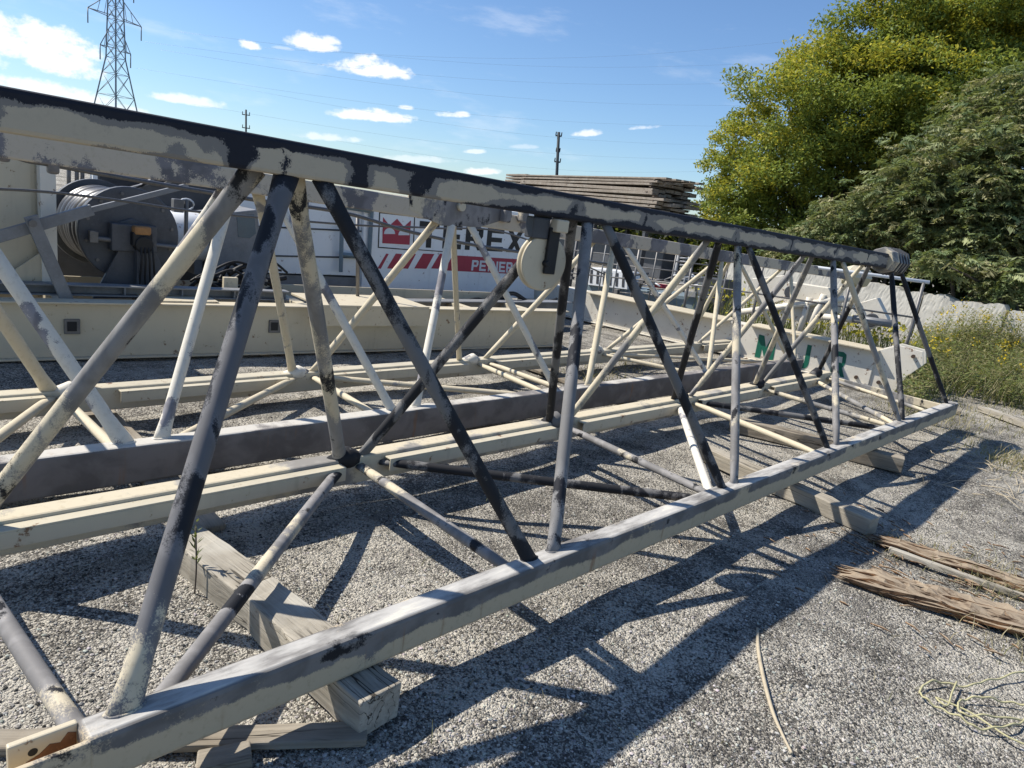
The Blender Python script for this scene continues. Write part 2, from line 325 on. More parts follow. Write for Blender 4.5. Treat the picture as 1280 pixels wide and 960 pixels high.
# ------------------------------------------------------------------ ground
g = NT('gravel_ground', .95, spec=.15)
geo = g.t.nodes.new('ShaderNodeNewGeometry'); gp = geo.outputs['Position']; g.obj = gp
v1 = g.vor(165, 'Color'); v1v = g.xyz(v1)[0]; d1 = g.vor(165, 'Distance'); v2 = g.xyz(g.vor(78, 'Color'))[1]; d2 = g.vor(78, 'Distance')
big = g.noise(.55, 6, .65); mid = g.noise(5, 5, .65); fine = g.noise(160, 3, .7)
t1 = g.math('ADD', g.math('MULTIPLY', v1v, .55), g.math('MULTIPLY', v2, .25)); t1 = g.math('ADD', t1, g.math('MULTIPLY', g.math('SUBTRACT', mid, .5), 1.1)); t1 = g.math('ADD', t1, g.math('MULTIPLY', g.math('SUBTRACT', big, .5), 1.3))
col = g.mix(g.step(t1, .12, .75), (.095, .088, .077), (.54, .505, .43))
col = g.mix(g.math('MULTIPLY', g.step(g.noise(2.1, 6, .7), .55, .75), .45), col, (.45, .43, .375))
col = g.mix(g.step(fine, .62, .74), col, (.05, .048, .045))
cp = g.math('MULTIPLY', g.step(g.noise(1.3, 5, .7, g.map((1, .6, 1), vec=gp)), .50, .68), .5); col = g.mix(cp, col, g.mix(g.noise(220, 3, .75), (.28, .262, .225), (.50, .47, .405)))
g.color(col)
hgt = g.math('ADD', g.math('MULTIPLY', d1, -.5), g.math('ADD', g.math('MULTIPLY', d2, -.7), g.math('MULTIPLY', fine, .5)))
g.bump(hgt, 1.0, .015)
def gz(x, y):
    k = np.exp(-((x+2)**2+(y-4)**2)/60.)
    return k*(.012*np.sin(2.1*x+.7)*np.sin(1.7*y)+.008*np.sin(5.3*x+2*y)+.006*np.sin(7*y-3*x))-.006
xs = np.concatenate([[-900, -400, -200, -100, -50, -25], np.arange(-14, -6, .8), np.arange(-6, 2.4, .12), np.arange(2.4, 10, 1.), [25, 60, 150, 400, 900]])
ys = np.concatenate([[-300, -100, -40, -15, -6, -3], np.arange(-1, 11, .12), np.arange(11, 30, 1.5), [40, 70, 150, 400, 900]])
X, Y = np.meshgrid(xs, ys, indexing='ij'); gv = np.stack([X, Y, gz(X, Y)], -1).reshape(-1, 3); ny = len(ys)
ii, jj = np.meshgrid(np.arange(len(xs)-1), np.arange(ny-1), indexing='ij'); i0 = (ii*ny+jj).ravel()
gr = np_mesh('ground', gv, np.stack([i0, i0+ny, i0+ny+1, i0+1], 1), g.m, smooth=True); tag(gr, kind='structure')

# loose stones: one uncountable object
ico = [(0, 0, 1), (.894, 0, .447), (.276, .851, .447), (-.724, .526, .447), (-.724, -.526, .447), (.276, -.851, .447), (.724, .526, -.447), (-.276, .851, -.447), (-.894, 0, -.447), (-.276, -.851, -.447), (.724, -.526, -.447), (0, 0, -1)]
icf = [(0, 1, 2), (0, 2, 3), (0, 3, 4), (0, 4, 5), (0, 5, 1), (1, 6, 2), (2, 7, 3), (3, 8, 4), (4, 9, 5), (5, 10, 1), (6, 7, 2), (7, 8, 3), (8, 9, 4), (9, 10, 5), (10, 6, 1), (11, 7, 6), (11, 8, 7), (11, 9, 8), (11, 10, 9), (11, 6, 10)]
def stones(n, smin, smax):
    a = rng.uniform(-.35, 1.62, n); rr = np.exp(rng.uniform(math.log(.9), math.log(8.5), n))
    x = -rr*np.sin(a); y = rr*np.cos(a)
    s = smin*(smax/smin)**(rng.random(n)**2.2)
    base = np.array(ico); b = base[None]*(1+rng.normal(0, .17, (n, 12, 1)))
    sc = np.stack([rng.uniform(.7, 1.4, n), rng.uniform(.7, 1.2, n), rng.uniform(.45, .8, n)], 1)*s[:, None]
    b = b*sc[:, None, :]; th = rng.uniform(0, 6.28, n); c, sn = np.cos(th)[:, None], np.sin(th)[:, None]
    bx = b[..., 0]*c-b[..., 1]*sn; by = b[..., 0]*sn+b[..., 1]*c
    v = np.stack([bx+x[:, None], by+y[:, None], b[..., 2]+(gz(x, y)+sc[:, 2]*.25)[:, None]], -1)
    tone = np.where(rng.random(n) < .42, rng.uniform(.035, .12, n), rng.uniform(.2, .5, n))
    col = tone[:, None]*np.array([1, .965, .885])[None]*rng.normal(1, .035, (n, 3))
    fc = (np.array(icf)[None]+(np.arange(n)*12)[:, None, None]).reshape(-1, 3)
    return v.reshape(-1, 3), fc, np.clip(np.repeat(col, 12, 0), .02, .75)
sv, sf, scol = stones(85000, .0022, .0072)
sm = NT('loose_gravel_stones', .9, spec=.2); sm.color(sm.attr('leafcol'))
tag(np_mesh('gravel', sv, sf, sm.m, scol), 'loose light and dark gravel stones scattered over the yard', 'gravel', kind='stuff')

# ------------------------------------------------------------------ lattice jib sections
def web(p0, p1, r, mat, parent, name='web_tube', n=14, fl=1.35, label=None):
    p0 = V(p0); p1 = V(p1); L = (p1-p0).length; e = min(.16, L*.2)
    ts = [0, e*.35/L, e*.7/L, e/L, .3, .5, .7, 1-e/L, 1-e*.7/L, 1-e*.35/L, 1]
    k = [1, .75, .3, 0, 0, 0, 0, 0, .3, .75, 1]
    bend = V((random.uniform(-1, 1), random.uniform(-1, 1), 0))*.004
    pts = [p0.lerp(p1, t)+bend*math.sin(math.pi*t) for t in ts]
    flat = [(1+(fl-1)*q, 1-.38*q) for q in k]
    mb = MB().tube(pts, r, n, (0, 1, 0), flat)
    if name == 'web_tube':
        zt_ = p1.z+.03; dn = (p1-p0).normalized(); c = p0+dn*((zt_-p0.z)/dn.z); k2 = 22; a_ = (V((0, 1, 0))-dn*dn.y).normalized(); b_ = dn.cross(a_); ring = []
        for i in range(k2+1):
            q = c+a_*(math.cos(6.2832*i/k2)*r*(1+(fl-1)*.85))+b_*(math.sin(6.2832*i/k2)*r*.68); ring.append(q+dn*((zt_-q.z)/dn.z))
        mb.tube(ring, [.0048+random.uniform(-.0012, .0018) for _ in range(k2)]+[.0048], 6, caps=False)
    return mb.build(name, mat, parent, label=label)

O1 = V((-2.1, 4.0, 0))
jib = thing('lattice_jib_section', O1, 'long triangular lattice crane jib section with dark primer patches, nearest the camera, propped on timbers', 'crane jib', 'lattice crane jib sections')
XB, XT, XC = -1.505, -2.125, -2.7125
def zt(y): return 1.466-.0105*(y-4)
LB = ((-1.508, 0, .258), (0, 1, 0)); LT = ((XT, 0, zt(0)), (0, 1, -.0105)); LC = ((XC, 0, .258-.0188), (0, 1, .0047))
def nb(px, dx=0, dz=-.03): return along(px, *LB)+V((dx, 0, dz))
def ntp(px, dx=0, dz=.02): return along(px, *LT)+V((dx, 0, dz))
def nc(px, dx=0, dz=-.035): return along(px, *LC)+V((dx, 0, dz))
yB0, yB1 = .02, along(1192, *LB).y
yT1 = along(1098, *LT).y
# top chord
tcm = MB()
h = .128; wd = .13
def chord(mb, x, w_, y0, y1, zb0, zb1, hh, h1=None):
    h1 = h1 or hh
    mb.hexa([(x-w_/2, y0, zb0), (x+w_/2, y0, zb0), (x+w_/2, y0, zb0+hh), (x-w_/2, y0, zb0+hh)], [(x-w_/2, y1, zb1), (x+w_/2, y1, zb1), (x+w_/2, y1, zb1+h1), (x-w_/2, y1, zb1+h1)])
chord(tcm, XT, wd, -.35, yT1, zt(-.35)+.011, zt(yT1), .1, h)
tco = tcm.build('top_chord', M['top'], jib, .012, 'top chord with dark primer along its upper edge')
# end fitting of the top chord: octagonal head with straps
ye = yT1; zc = zt(ye)+.07
hd = MB(); hd.tube([(XT, ye+.003, zc), (XT, ye+.05, zc), (XT, ye+.42, zc-.01), (XT, ye+.5, zc-.015), (XT, ye+.6, zc-.02)], [.105, .115, .115, .09, .055], 8, (0, 0, 1)); hd.sm = [False]*len(hd.sm)
hdo = hd.build('end_head', M['t_mixed'], tco, .004)
sb = MB()
for q in (.16, .25, .33, .41): sb.tube([(XT, ye+q, zc-.005), (XT, ye+q+.022, zc-.006)], .125, 8, (0, 0, 1))
sb.sm = [False]*len(sb.sm); sb.build('strap', M['dgrey'], tco)
# front lower chord, hollow with cut-out end
yc = along(100, *LB).y
lc = MB(); chord(lc, XB, .09, yc, yB1, .128, .134, .13)
lco = lc.build('front_lower_chord', M['low'], jib, .014, 'front lower chord with grey sanded top')
end = MB(); end.box((XB+.038, (yB0+yc)/2-.02, .191), (.014, yc-yB0+.06, .124)); end.box((XB, (yB0+yc)/2, .137), (.06, yc-yB0, .014))
end.build('chord_wall', M['low'], lco, .003)
lug = MB()
y0l, y1l = along(12, *LB).y, yc+.002
ring = [(y0l, .13), (y1l, .13), (y1l, .258), (y0l, .258)]
lug.prism([(XB-.045, a, b) for a, b in ring], (.018, 0, 0))
lug.build('end_lug', M['cream'], lco, .004, 'bare cream lug with a bolt hole and rust')
hole = MB(); hole.cyl((XB-.0275, y0l+.045, .225), (XB-.0265, y0l+.045, .225), .0095, 16); hole.build('bolt_hole', M['black'], lco)
rs = MB(); rx = XB-.0267; rs.prism([(rx, y0l+.07, .136), (rx, y1l-.004, .136), (rx, y1l-.004, .236), (rx, y1l-.02, .243), (rx, y1l-.035, .224), (rx, y1l-.055, .23), (rx, y1l-.075, .214), (rx, y1l-.1, .205), (rx, y0l+.1, .187), (rx, y0l+.08, .165)], (.001, 0, 0)); rs.build('rust_stain', M['rust'], lco)
# back lower chord + track angles
bc = MB(); chord(bc, XC, .1, -.4, yB1-.1, .118, .133, .136)
bco = bc.build('back_lower_chord', M['crear'], jib, .01)
def track(y0, y1, parent, xc, ztop, mat):
    m = MB(); z0 = ztop-.02
    m.box((xc+.0775, (y0+y1)/2, z0), (.053, y1-y0, .008)); m.box((xc+.1, (y0+y1)/2, z0-.034), (.008, y1-y0, .06))
    o = m.build('track_angle', mat, parent, .002)
    for t in (.22, .62, .9):
        MB().prism([(xc+.1045, y0+(y1-y0)*t, z0-.045), (xc+.1225, y0+(y1-y0)*t, z0-.062), (xc+.1045, y0+(y1-y0)*t, z0-.064)], (0, .006, 0)).build('clip', mat, o)
cn_px = [-40, 430, 690, 849, 945, 1018, 1070]
cy = [along(p, *LC).y for p in cn_px]
track(along(40, *LC).y-.14, cy[1]-.05, bco, XC, .258, M['creamtrack'])
for a, b in zip(cy[1:5], cy[2:6]): track(a+.2, b-.06, bco, XC, .258, M['creamtrack'])
# front web
for a, b, r, mt in [(352, 150, .043, 't_blue'), (393, 668, .037, 't_dark'), (727, 692, .038, 't_bgrey'), (748, 907, .034, 't_dark'), (915, 919, .034, 't_grey'), (927, 1038, .031, 't_dark'),
                    (1035, 1047, .034, 't_grey'), (1046, 1127, .031, 't_mixed'), (1108, 1130, .032, 't_dark'), (1119, 1186, .031, 't_dark')]:
    web(ntp(a, .035), nb(b), r*.7, M[mt], jib)
# back web
for a, b, r, mt in [(325, -45, .043, 't_mixed'), (372, 427, .041, 't_mixed'), (708, 446, .035, 't_dark'), (722, 687, .034, 't_dark'), (892, 708, .032, 't_mixed'), (905, 842, .033, 't_dark'),
                    (1012, 860, .03, 't_grey'), (1021, 943, .031, 't_mixed'), (1085, 952, .03, 't_mixed'), (1092, 1022, .03, 't_dark')]:
    web(ntp(a, -.035), nc(b), r*.72, M[mt], jib)
# plan bracing
zb = .2
def nbs(px): p = along(px, *LB); return V((XB-.035, p.y, zb))
def ncs(px): p = along(px, *LC); return V((XC+.04, p.y, zb+.01))
for a, b, r, mt in [(-60, 108, .031, 't_grey'), (420, 192, .031, 't_grey'), (444, 655, .029, 't_grey'), (470, 893, .029, 't_dark'), (702, 903, .027, 't_grey'), (845, 899, .03, 't_spot'), (862, 1036, .027, 't_spot2'),
                    (868, 1120, .028, 't_dark'), (952, 1126, .026, 't_mixed'), (1015, 1130, .026, 't_mixed'), (1030, 1172, .022, 't_mixed')]:
    web(ncs(a), nbs(b), r*.8, M[mt], jib, 'brace_tube', fl=1.2)
eb = MB(); eb.box((-2.1, yB1-.16, .2), (1.16, .035, .07)); eb.build('end_crossbar', M['timberd'] if False else M['t_mixed'], jib, .003)
# node gussets on back chord
for p in cn_px[1:6]:
    a = along(p, *LC); MB().tube([a+V((.0, -.09, -.02)), a+V((.03, 0, .012)), a+V((0, .09, -.02))], [.03, .055, .03], 10, (0, 0, 1)).build('weld_node', M['t_dark'], jib)
# guide sheave hung under the top chord
pc = P(677, 328, x=XT+.02)
SA = V((math.cos(.16), -math.sin(.16), 0)); SS = V((math.sin(.16), math.cos(.16), 0)); SR = Matrix.Rotation(-.16, 3, 'Z')
sh = MB(); sh.tube([pc+SA*q for q in (-.021, -.02, -.014, -.006, -.005, .005, .006, .014, .02, .021)], [.112, .121, .123, .118, .110, .110, .118, .123, .121, .114], 48, (0, 0, 1))
sho = sh.build('guide_sheave', M['cream'], jib)
br = MB(); tz = zt(pc.y); br.box(pc+SA*.034+SS*.02+V((0, 0, .055)), (.016, .058, .2), SR); br.box(V((pc.x, pc.y, (tz+pc.z-.02)/2))-SA*.05, (.012, .06, tz-pc.z+.02), SR); br.cyl(pc-SA*.06, pc+SA*.05, .014)
br.build('hanger_strap', M['black'], sho, .003)
bk = MB(); bk.box(V((pc.x, pc.y, tz-.026))+SA*.045+SS*.035, (.05, .066, .055), SR); bk.build('hanger_block', M['cream'], sho, .006)
bk = MB(); bk.box(V((pc.x, pc.y, tz-.045))-SS*.05, (.06, .09, .09), SR); bk.build('hanger_bracket', M['dgrey'], sho, .006)

# second section, behind
O2 = V((-3.84, 4.0, 0))
jib2 = thing('lattice_jib_section', O2, 'cream lattice crane jib section with small grey primer spots, lying behind the dark one', 'crane jib', 'lattice crane jib sections')
XB2, XT2, XC2 = -3.345, -3.844, -4.343
def zt2(y): return 1.40-.025*(y-1.5)
LB2 = ((XB2, 0, .22), (0, 1, -.0011)); LT2 = ((XT2, 0, zt2(0)), (0, 1, -.025)); LC2 = ((XC2, 0, .215-.02), (0, 1, .0036))
def nb2(px): return along(px, *LB2)+V((0, 0, -.03))
def nt2(px, dx=0): return along(px, *LT2)+V((dx, 0, .02))
def nc2(px): return along(px, *LC2)+V((0, 0, -.03))
yT2e = along(1060, *LT2).y; yE2 = along(1000, *LB2).y
m = MB(); chord(m, XT2, .12, -.6, yT2e, zt2(-.6), zt2(yT2e), .12); t2 = m.build('top_chord', M['top2'], jib2, .01)
m = MB(); zc2 = zt2(yT2e)+.05; m.tube([(XT2, yT2e-.05, zc2), (XT2, yT2e+.1, zc2), (XT2, yT2e+.5, zc2), (XT2, yT2e+.62, zc2)], [.09, .17, .17, .08], 8, (0, 0, 1)); m.sm = [False]*len(m.sm); m.build('end_head', M['cream'], t2, .004)
m = MB(); chord(m, XB2, .105, -.8, yE2, .032, .022, .188); b2 = m.build('front_lower_chord', M['low2'], jib2, .012)
m = MB(); chord(m, XC2, .105, -1., along(930, *LC2).y, .068, .078, .138); c2 = m.build('back_lower_chord', M['creamtrack'], jib2, .01)
cpx = [85, 370, 588, 745, 860, 930]; cy2 = [along(p, *LC2).y for p in cpx]
track(-1., cy2[0]-.22 if False else along(52, *LC2).y, c2, XC2, .21, M['creamtrack'])
for a, b in zip(cy2[0:5], cy2[1:6]): track(a+.24, b-.1, c2, XC2, .21, M['creamtrack'])
for a, b, r, mt in [(-105, 160, .043, 't_spot'), (288, 200, .037, 't_spot'), (338, 493, .033, 't_spot'), (562, 519, .034, 't_spot'), (582, 697, .032, 't_spot'), (764, 735, .034, 't_spot2'), (777, 884, .03, 't_spot'), (899, 886, .031, 't_spot2'),
                    (921, 988, .029, 't_spot2'), (985, 995, .028, 't_spot2')]:
    web(nt2(a, .03), nb2(b), r*.78, M[mt], jib2)
for a, b, r, mt in [(-150, 66, .042, 't_spot2'), (285, 103, .034, 't_spot'), (325, 367, .034, 't_spot2'), (552, 388, .034, 't_spot2'), (569, 575, .028, 't_spot2'), (746, 604, .032, 't_spot2'), (770, 745, .03, 't_spot2'), (902, 757, .03, 't_spot2'),
                    (915, 858, .03, 't_spot2'), (980, 872, .029, 't_spot2')]:
    web(nt2(a, -.03), nc2(b), r*.78, M[mt], jib2)
for a, b, r in [(75, 150, .03), (362, 214, .028), (388, 478, .027), (395, 670, .026), (595, 690, .026), (608, 715, .026), (750, 876, .025), (755, 985, .024), (60, -60, .03)]:
    p = along(a, *LC2); q = along(b, *LB2)
    web(V((XC2+.05, p.y, .17)), V((XB2-.04, q.y, .17)), r*.82, M['t_spot2'], jib2, 'brace_tube', fl=1.2)
for p in cpx[:5]:
    a = along(p, *LC2); MB().tube([a+V((0, -.09, -.02)), a+V((.03, 0, .008)), a+V((0, .09, -.02))], [.03, .05, .03], 10, (0, 0, 1)).build('weld_node', M['t_spot'], jib2)
gp_ = MB().prism([P(a, b, x=XT2+.062) for a, b in [(512, 236), (640, 256), (640, 272), (600, 284), (552, 282), (512, 262)]], (-.02, 0, 0)); go = gp_.build('gusset_plate', M['t_grey'], jib2, .003, 'grey primed gusset plate with a round pin')
a = P(575, 258, x=XT2+.063); MB().cyl(a, a+V((.03, 0, 0)), .03).build('pin', M['cream'], go)
for q in (632, 654): MB().box(P(q, 270, x=XT2+.09), (.06, .07, .09)).build('clamp', M['t_grey'], jib2, .012)

# ------------------------------------------------------------------ dunnage and loose wood
def beam(name, a, b, w_, h_, mat, label, cat, group=None, rough=.0016, parent=None):
    a = V(a); b = V(b); d = (b-a); L = d.length; ang = math.atan2(d.y, d.x)
    mb = MB(); n = max(2, int(L/.07)); vs = []; wob = random.uniform(0, 6)
    for i in range(n+1):
        e = 1 if 0 < i < n else .97
        for sx, sz in ((-1, 0), (1, 0), (1, 1), (-1, 1)):
            chip = (random.random() < .12)*random.uniform(0, .012)*min(1, h_/.08)
            vs.append(V((L*i/n+random.gauss(0, rough*2)*(i in (0, n)), sx*(w_/2*e-chip)+random.gauss(0, rough)+.004*math.sin(i*.3+wob), sz*(h_*(1 if i not in (0, n) else .985)-chip*.7)+sz*random.gauss(0, rough*.6))))
    fs = [(i*4+j, i*4+(j+1) % 4, (i+1)*4+(j+1) % 4, (i+1)*4+j) for i in range(n) for j in range(4)]+[(3, 2, 1, 0), (n*4, n*4+1, n*4+2, n*4+3)]
    mb.add(vs, fs); o = mb.build(name, mat, None, .005); o.location = a; o.rotation_euler = (0, 0, ang)
    return tag(o, label, cat, group)
G = 'timber blocks propping the jib sections'
def tmid(p, q, z): a = P(*p, z=z).lerp(P(*q, z=z), .5); a.z = 0; return a
TZ = .127
beam('timber_block', tmid((215, 670), (240, 650), TZ), tmid((300, 738), (330, 716), TZ), .15, TZ-.004, M['timberx'], 'whitish square timber under the back chord with a weed beside it', 'timber', G)
beam('timber_block', tmid((302, 742), (332, 714), TZ), tmid((457, 874), (500, 853), TZ), .15, TZ, M['timberx'], 'whitish square timber sticking out under the near end of the front chord', 'timber', G)
beam('timber_block', (-4.6, 1.2, 0), (-2.72, 1.14, 0), .16, .03, M['timberd'], 'dark timber block under the grey lower chord of the rear jib', 'timber', G)
beam('timber_block', tmid((870, 560), (890, 552), .1), P(1088, 668, z=0), .11, .1, M['timberl'], 'grey timber under the middle of the front chord, beside the rotten logs', 'timber', G)
beam('timber_block', tmid((910, 522), (920, 515), TZ), P(1126, 590, z=0), .11, .115, M['timberd'], 'grey timber under the far end of the front chord', 'timber', G)
beam('timber_block', (-4.6, 5.1, 0), (-3.1, 5.0, 0), .2, .028, M['timberd'], 'dark timber block under the middle of the rear jib', 'timber', G)
beam('plank', P(-60, 935, z=0), P(458, 922, z=0), .075, .026, M['timberd'], 'grey plank lying flat under the cut end of the front chord', 'plank')
beam('plank_offcut', P(245, 962, z=0), P(312, 948, z=0), .07, .035, M['timberd'], 'short plank offcut at the bottom edge, in front of the long plank', 'plank')
def rotten(name, a, b, w_, h_, label, seed, mat):
    rnd = random.Random(seed); a = V(a); b = V(b); d = b-a; L = d.length; d.normalize(); s = d.cross(V((0, 0, 1))).normalized(); mb = MB()
    n = max(8, int(L/.04)); vs = []
    for i in range(n+1):
        t = i/n; e = min(1, .35+t*4, .5+(1-t)*4)
        for (sx, sz) in ((-1, .05), (-.9, .8), (-.45, 1), (.1, .92), (.55, 1.), (1, .7), (.95, .05)):
            vs.append(d*(L*(.03+.94*t)+rnd.gauss(0, .012))+s*(sx*w_*.46*e*(1+rnd.gauss(0, .07)+.08*math.sin(t*19+sx*5)))+V((0, 0, max(.003, sz*h_*.9*e*(1+rnd.gauss(0, .09)-.25*max(0, math.sin(t*13+sx*4)))))))
    mb.add(vs, [(i*7+j, i*7+(j+1) % 7, (i+1)*7+(j+1) % 7, (i+1)*7+j) for i in range(n) for j in range(7)]+[tuple(range(6, -1, -1)), tuple(n*7+j for j in range(7))])
    for k in range(34):
        u = rnd.uniform(-.5, .5); v = rnd.uniform(0, 1)*(1-abs(u)*.9); t0 = max(0, rnd.gauss(.02, .09))+.12*v*rnd.random(); t1 = min(1, rnd.uniform(.45, 1.1)) if rnd.random() < .5 else 1.
        if t1-t0 < .15: continue
        n = max(5, int((t1-t0)*L/.05)); rw = rnd.uniform(.03, .11)*w_; rh = rnd.uniform(.06, .2)*h_; sk = rnd.gauss(0, .05)*w_/max(.2, L); pr = [rnd.uniform(.7, 1.3) for _ in range(6)]; vs = []; ph = rnd.uniform(0, 6)
        for i in range(n+1):
            f = i/n; t = t0+(t1-t0)*f; e = min(1, .12+f*5, .12+(1-f)*5); c = d*(L*t)+s*(u*w_+.01*math.sin(t*7+ph)+sk*(t-.5)*L*4)+V((0, 0, rh*.6+v*h_*.78+.006*math.sin(t*15+ph)))
            for j in range(6):
                an = math.pi*j/3+ph; q = pr[j]*e*(1+rnd.gauss(0, .1)); vs.append(c+s*(math.cos(an)*rw*q)+V((0, 0, math.sin(an)*rh*q))+d*rnd.gauss(0, .006))
        fs = [(i*6+j, i*6+(j+1) % 6, (i+1)*6+(j+1) % 6, (i+1)*6+j) for i in range(n) for j in range(6)]+[tuple(range(5, -1, -1)), tuple(n*6+j for j in range(6))]
        mb.add(vs, fs)
    o = mb.build(name, mat); o.location = a; return tag(o, label, 'rotten timber', 'rotten timbers on the gravel')
rotten('rotten_timber', P(1037, 718, z=0), P(1340, 806, z=0), .17, .085, 'splintered rotten brown timber, the nearer and thicker one on the gravel', 3, M['timberrot'])
rotten('rotten_timber', P(1080, 672, z=0), P(1330, 752, z=0), .11, .05, 'rotten brown timber behind the thicker one, touching the grey block', 5, M['timberrot'])
beam('board', P(1110, 690, z=0), P(1330, 768, z=0), .035, .03, M['timberx'], 'thin grey board lying between the two rotten timbers', 'board')
beam('board', P(1226, 514, z=0), P(1330, 552, z=0), .12, .06, M['timberx'], 'broken grey board by the weeds at the right', 'board')
# splinters beside the rotten wood: bark chips, uncountable
mb = MB()
for _ in range(260):
    c = P(random.uniform(1040, 1280), 0, z=0) if False else V((random.gauss(-.55, .45), random.gauss(3.95, .35), .008))
    a = random.gauss(-.45, .5); L = random.uniform(.02, .1); d = V((math.cos(a), math.sin(a), random.uniform(-.05, .15)))*L
    mb.tube([c, c+d*.5+V((0, 0, .004)), c+d], [.003, .005, .002], 4)
tag(mb.build('splinters', M['timberrot']), 'brown splinters and bark crumbs strewn around the rotten timbers', 'splinters', kind='stuff')
# stick, rope
def smooth(pts, n=8):
    pts = [V(p) for p in pts]; out = []
    for i in range(len(pts)-1):
        p0, p1, p2, p3 = pts[max(i-1, 0)], pts[i], pts[i+1], pts[min(i+2, len(pts)-1)]
        for k in range(n):
            t = k/n; out.append(.5*((2*p1)+(p2-p0)*t+(2*p0-5*p1+4*p2-p3)*t*t+(3*p1-p0-3*p2+p3)*t**3))
    return out+[pts[-1]]
def lay(px, z): return [P(a, b, z=z) for a, b in px]
st = smooth(lay([(947, 786), (948, 812), (955, 850), (966, 890), (978, 918), (990, 942)], .012), 5)
o = MB().tube([p-st[0] for p in st], [.0045+.003*math.sin(math.pi*min(1, i/len(st)+.2)) for i in range(len(st))], 7).build('dry_stick', M['stick']); o.location = st[0]
tag(o, 'thin pale dry stick lying curved on the gravel at the front', 'stick')
rp = smooth(lay([(1300, 838), (1268, 842), (1235, 850), (1212, 858), (1180, 852), (1158, 855), (1150, 864), (1156, 874), (1176, 884), (1200, 898), (1222, 908), (1250, 910), (1276, 902), (1286, 888), (1270, 878), (1240, 874), (1214, 872), (1200, 876), (1198, 886), (1215, 894), (1250, 897), (1300, 900)], .014), 8)
rp = [p+V((0, 0, .006*math.sin(i*.37)+.004*math.sin(i*.9))) for i, p in enumerate(rp)]
o = MB().tube([p-rp[0] for p in rp], .0036, 7).build('rope', M['rope']); o.location = rp[0]; tag(o, 'faded yellow rope lying in loops on the gravel at the right', 'rope')
rp = smooth(lay([(1196, 852), (1190, 866), (1184, 882), (1170, 872), (1190, 880), (1212, 890), (1240, 908), (1262, 922), (1300, 938)], .016), 8)
o = MB().tube([p-rp[0] for p in rp], .0034, 7).build('rope', M['rope']); o.location = rp[0]; tag(o, 'loose tail of pale rope running under the yellow rope loops', 'rope')

# ------------------------------------------------------------------ crane platform girder behind (nearly parallel to the jibs)
pa = V((-5.95, -.8, -.102)); pb = V((-5.28, 6.35, -.102)); gd = (pb-pa).normalized(); gn = V((gd.y, -gd.x, 0)); GL = (pb-pa).length; GR = Matrix.Rotation(math.atan2(-gd.x, gd.y), 3, 'Z')
plat = thing('crane_platform', pa, 'cream steel crane platform girder lying behind the two jib sections', 'crane part')
def gpt(s, n, z): return pa+gd*s+gn*n+V((0, 0, z))
def gpx(px, py, n): return P(px, py, pl=(pa+gn*n, gn))
m = MB(); m.box(gpt(GL/2, -.01, .33), (.012, GL, .4), GR); m.box(gpt(GL/2, -.03, .536), (.16, GL, .012), GR); m.box(gpt(GL/2, -.02, .124), (.14, GL, .012), GR)
girder = m.build('girder', M['cream'], plat, .002)
m = MB(); m.box(gpt(GL/2, -1.3, .33), (.02, GL, .4), GR)
for s in (.2, 2.2, 4.2, 6.2, GL-.1): m.box(gpt(s, -.66, .3), (1.24, .1, .3), GR)
m.build('far_girder', M['cream'], plat, .002)
for px in (90, 343):
    MB().box(gpx(px, 408, .0), (.03, .1, .11), GR).build('lifting_socket', M['steel'], girder, .004)
    MB().box(gpx(px, 408, .014), (.012, .06, .07), GR).build('socket_hole', M['black'], girder)
# deck plate in the middle, projecting to the camera
pts = [gpx(432, 372, -.03), gpx(468, 372, -.5), gpx(512, 372, -.5), gpx(546, 401, .12), gpx(452, 406, .22)]
dk = MB()
c0 = gpt(4.15, -.1, .56); dk.box(gpt(4.6, -.18, .565), (.62, 1.15, .02), GR); dk.box(gpt(4.6, .127, .47), (.012, 1.15, .17), GR)
dk.build('deck_plate', M['cream'], plat, .003, 'sunlit cream deck plate')
dk = MB(); dk.box(gpt(2.95, -.3, .55), (.55, .55, .012), GR); dk.box(gpt(3.45, -.45, .62), (.05, .12, .16), GR); dk.build('deck_plate', M['cream'], plat, .003)
for s in (.6, 5.9):
    o = beam('timber_block', gpt(s, -1.5, .102), gpt(s, .25, .102), .2, .015, M['timberd'], 'dark timber under the %s of the cream platform girder' % ('left part' if s < 1 else 'right end'), 'timber', 'timbers under the platform girder')
# skid rail carrying the winch
m = MB(); m.box(gpt(2.3, -.28, .62), (.12, 3.2, .012), GR); m.box(gpt(2.3, -.31, .58), (.012, 3.2, .085), GR); m.box(gpt(2.3, -.28, .548), (.12, 3.2, .01), GR)
for s in np.arange(.9, 3.9, .42): m.box(gpt(s, -.28, .584), (.1, .012, .06), GR)
m.build('skid_rail', M['greyp'], plat, .002)
# winch
wc = P(163, 293, x=-6.35); wr = (P(163, 235, x=-6.35)-P(163, 350, x=-6.35)).length/2*1.02
win = thing('winch', V((wc.x-.4, wc.y, .5)), 'dark grey rope winch with a big drum on the crane platform', 'winch')
m = MB(); m.tube([wc+V((q, 0, 0)) for q in (-.05, -.02, 0, .004)], [wr, wr, wr, wr*.97], 48, (0, 0, 1)); m.build('drum_flange', M['drumgrey'], win, .004)
m = MB(); m.tube([wc+V((q, 0, 0)) for q in (-.95, -.92, -.9)], [wr, wr, wr], 48, (0, 0, 1)); m.build('drum_flange', M['drumgrey'], win, .004)
m = MB(); m.tube([wc+V((q, 0, 0)) for q in np.linspace(-.9, -.05, 145)], [wr*(.80+.012*math.sin(i*.11))+.026*abs(math.sin(i*math.pi/16)) for i in range(145)], 44, (0, 0, 1)); dr = m.build('rope_drum', M['ropesteel'], win)
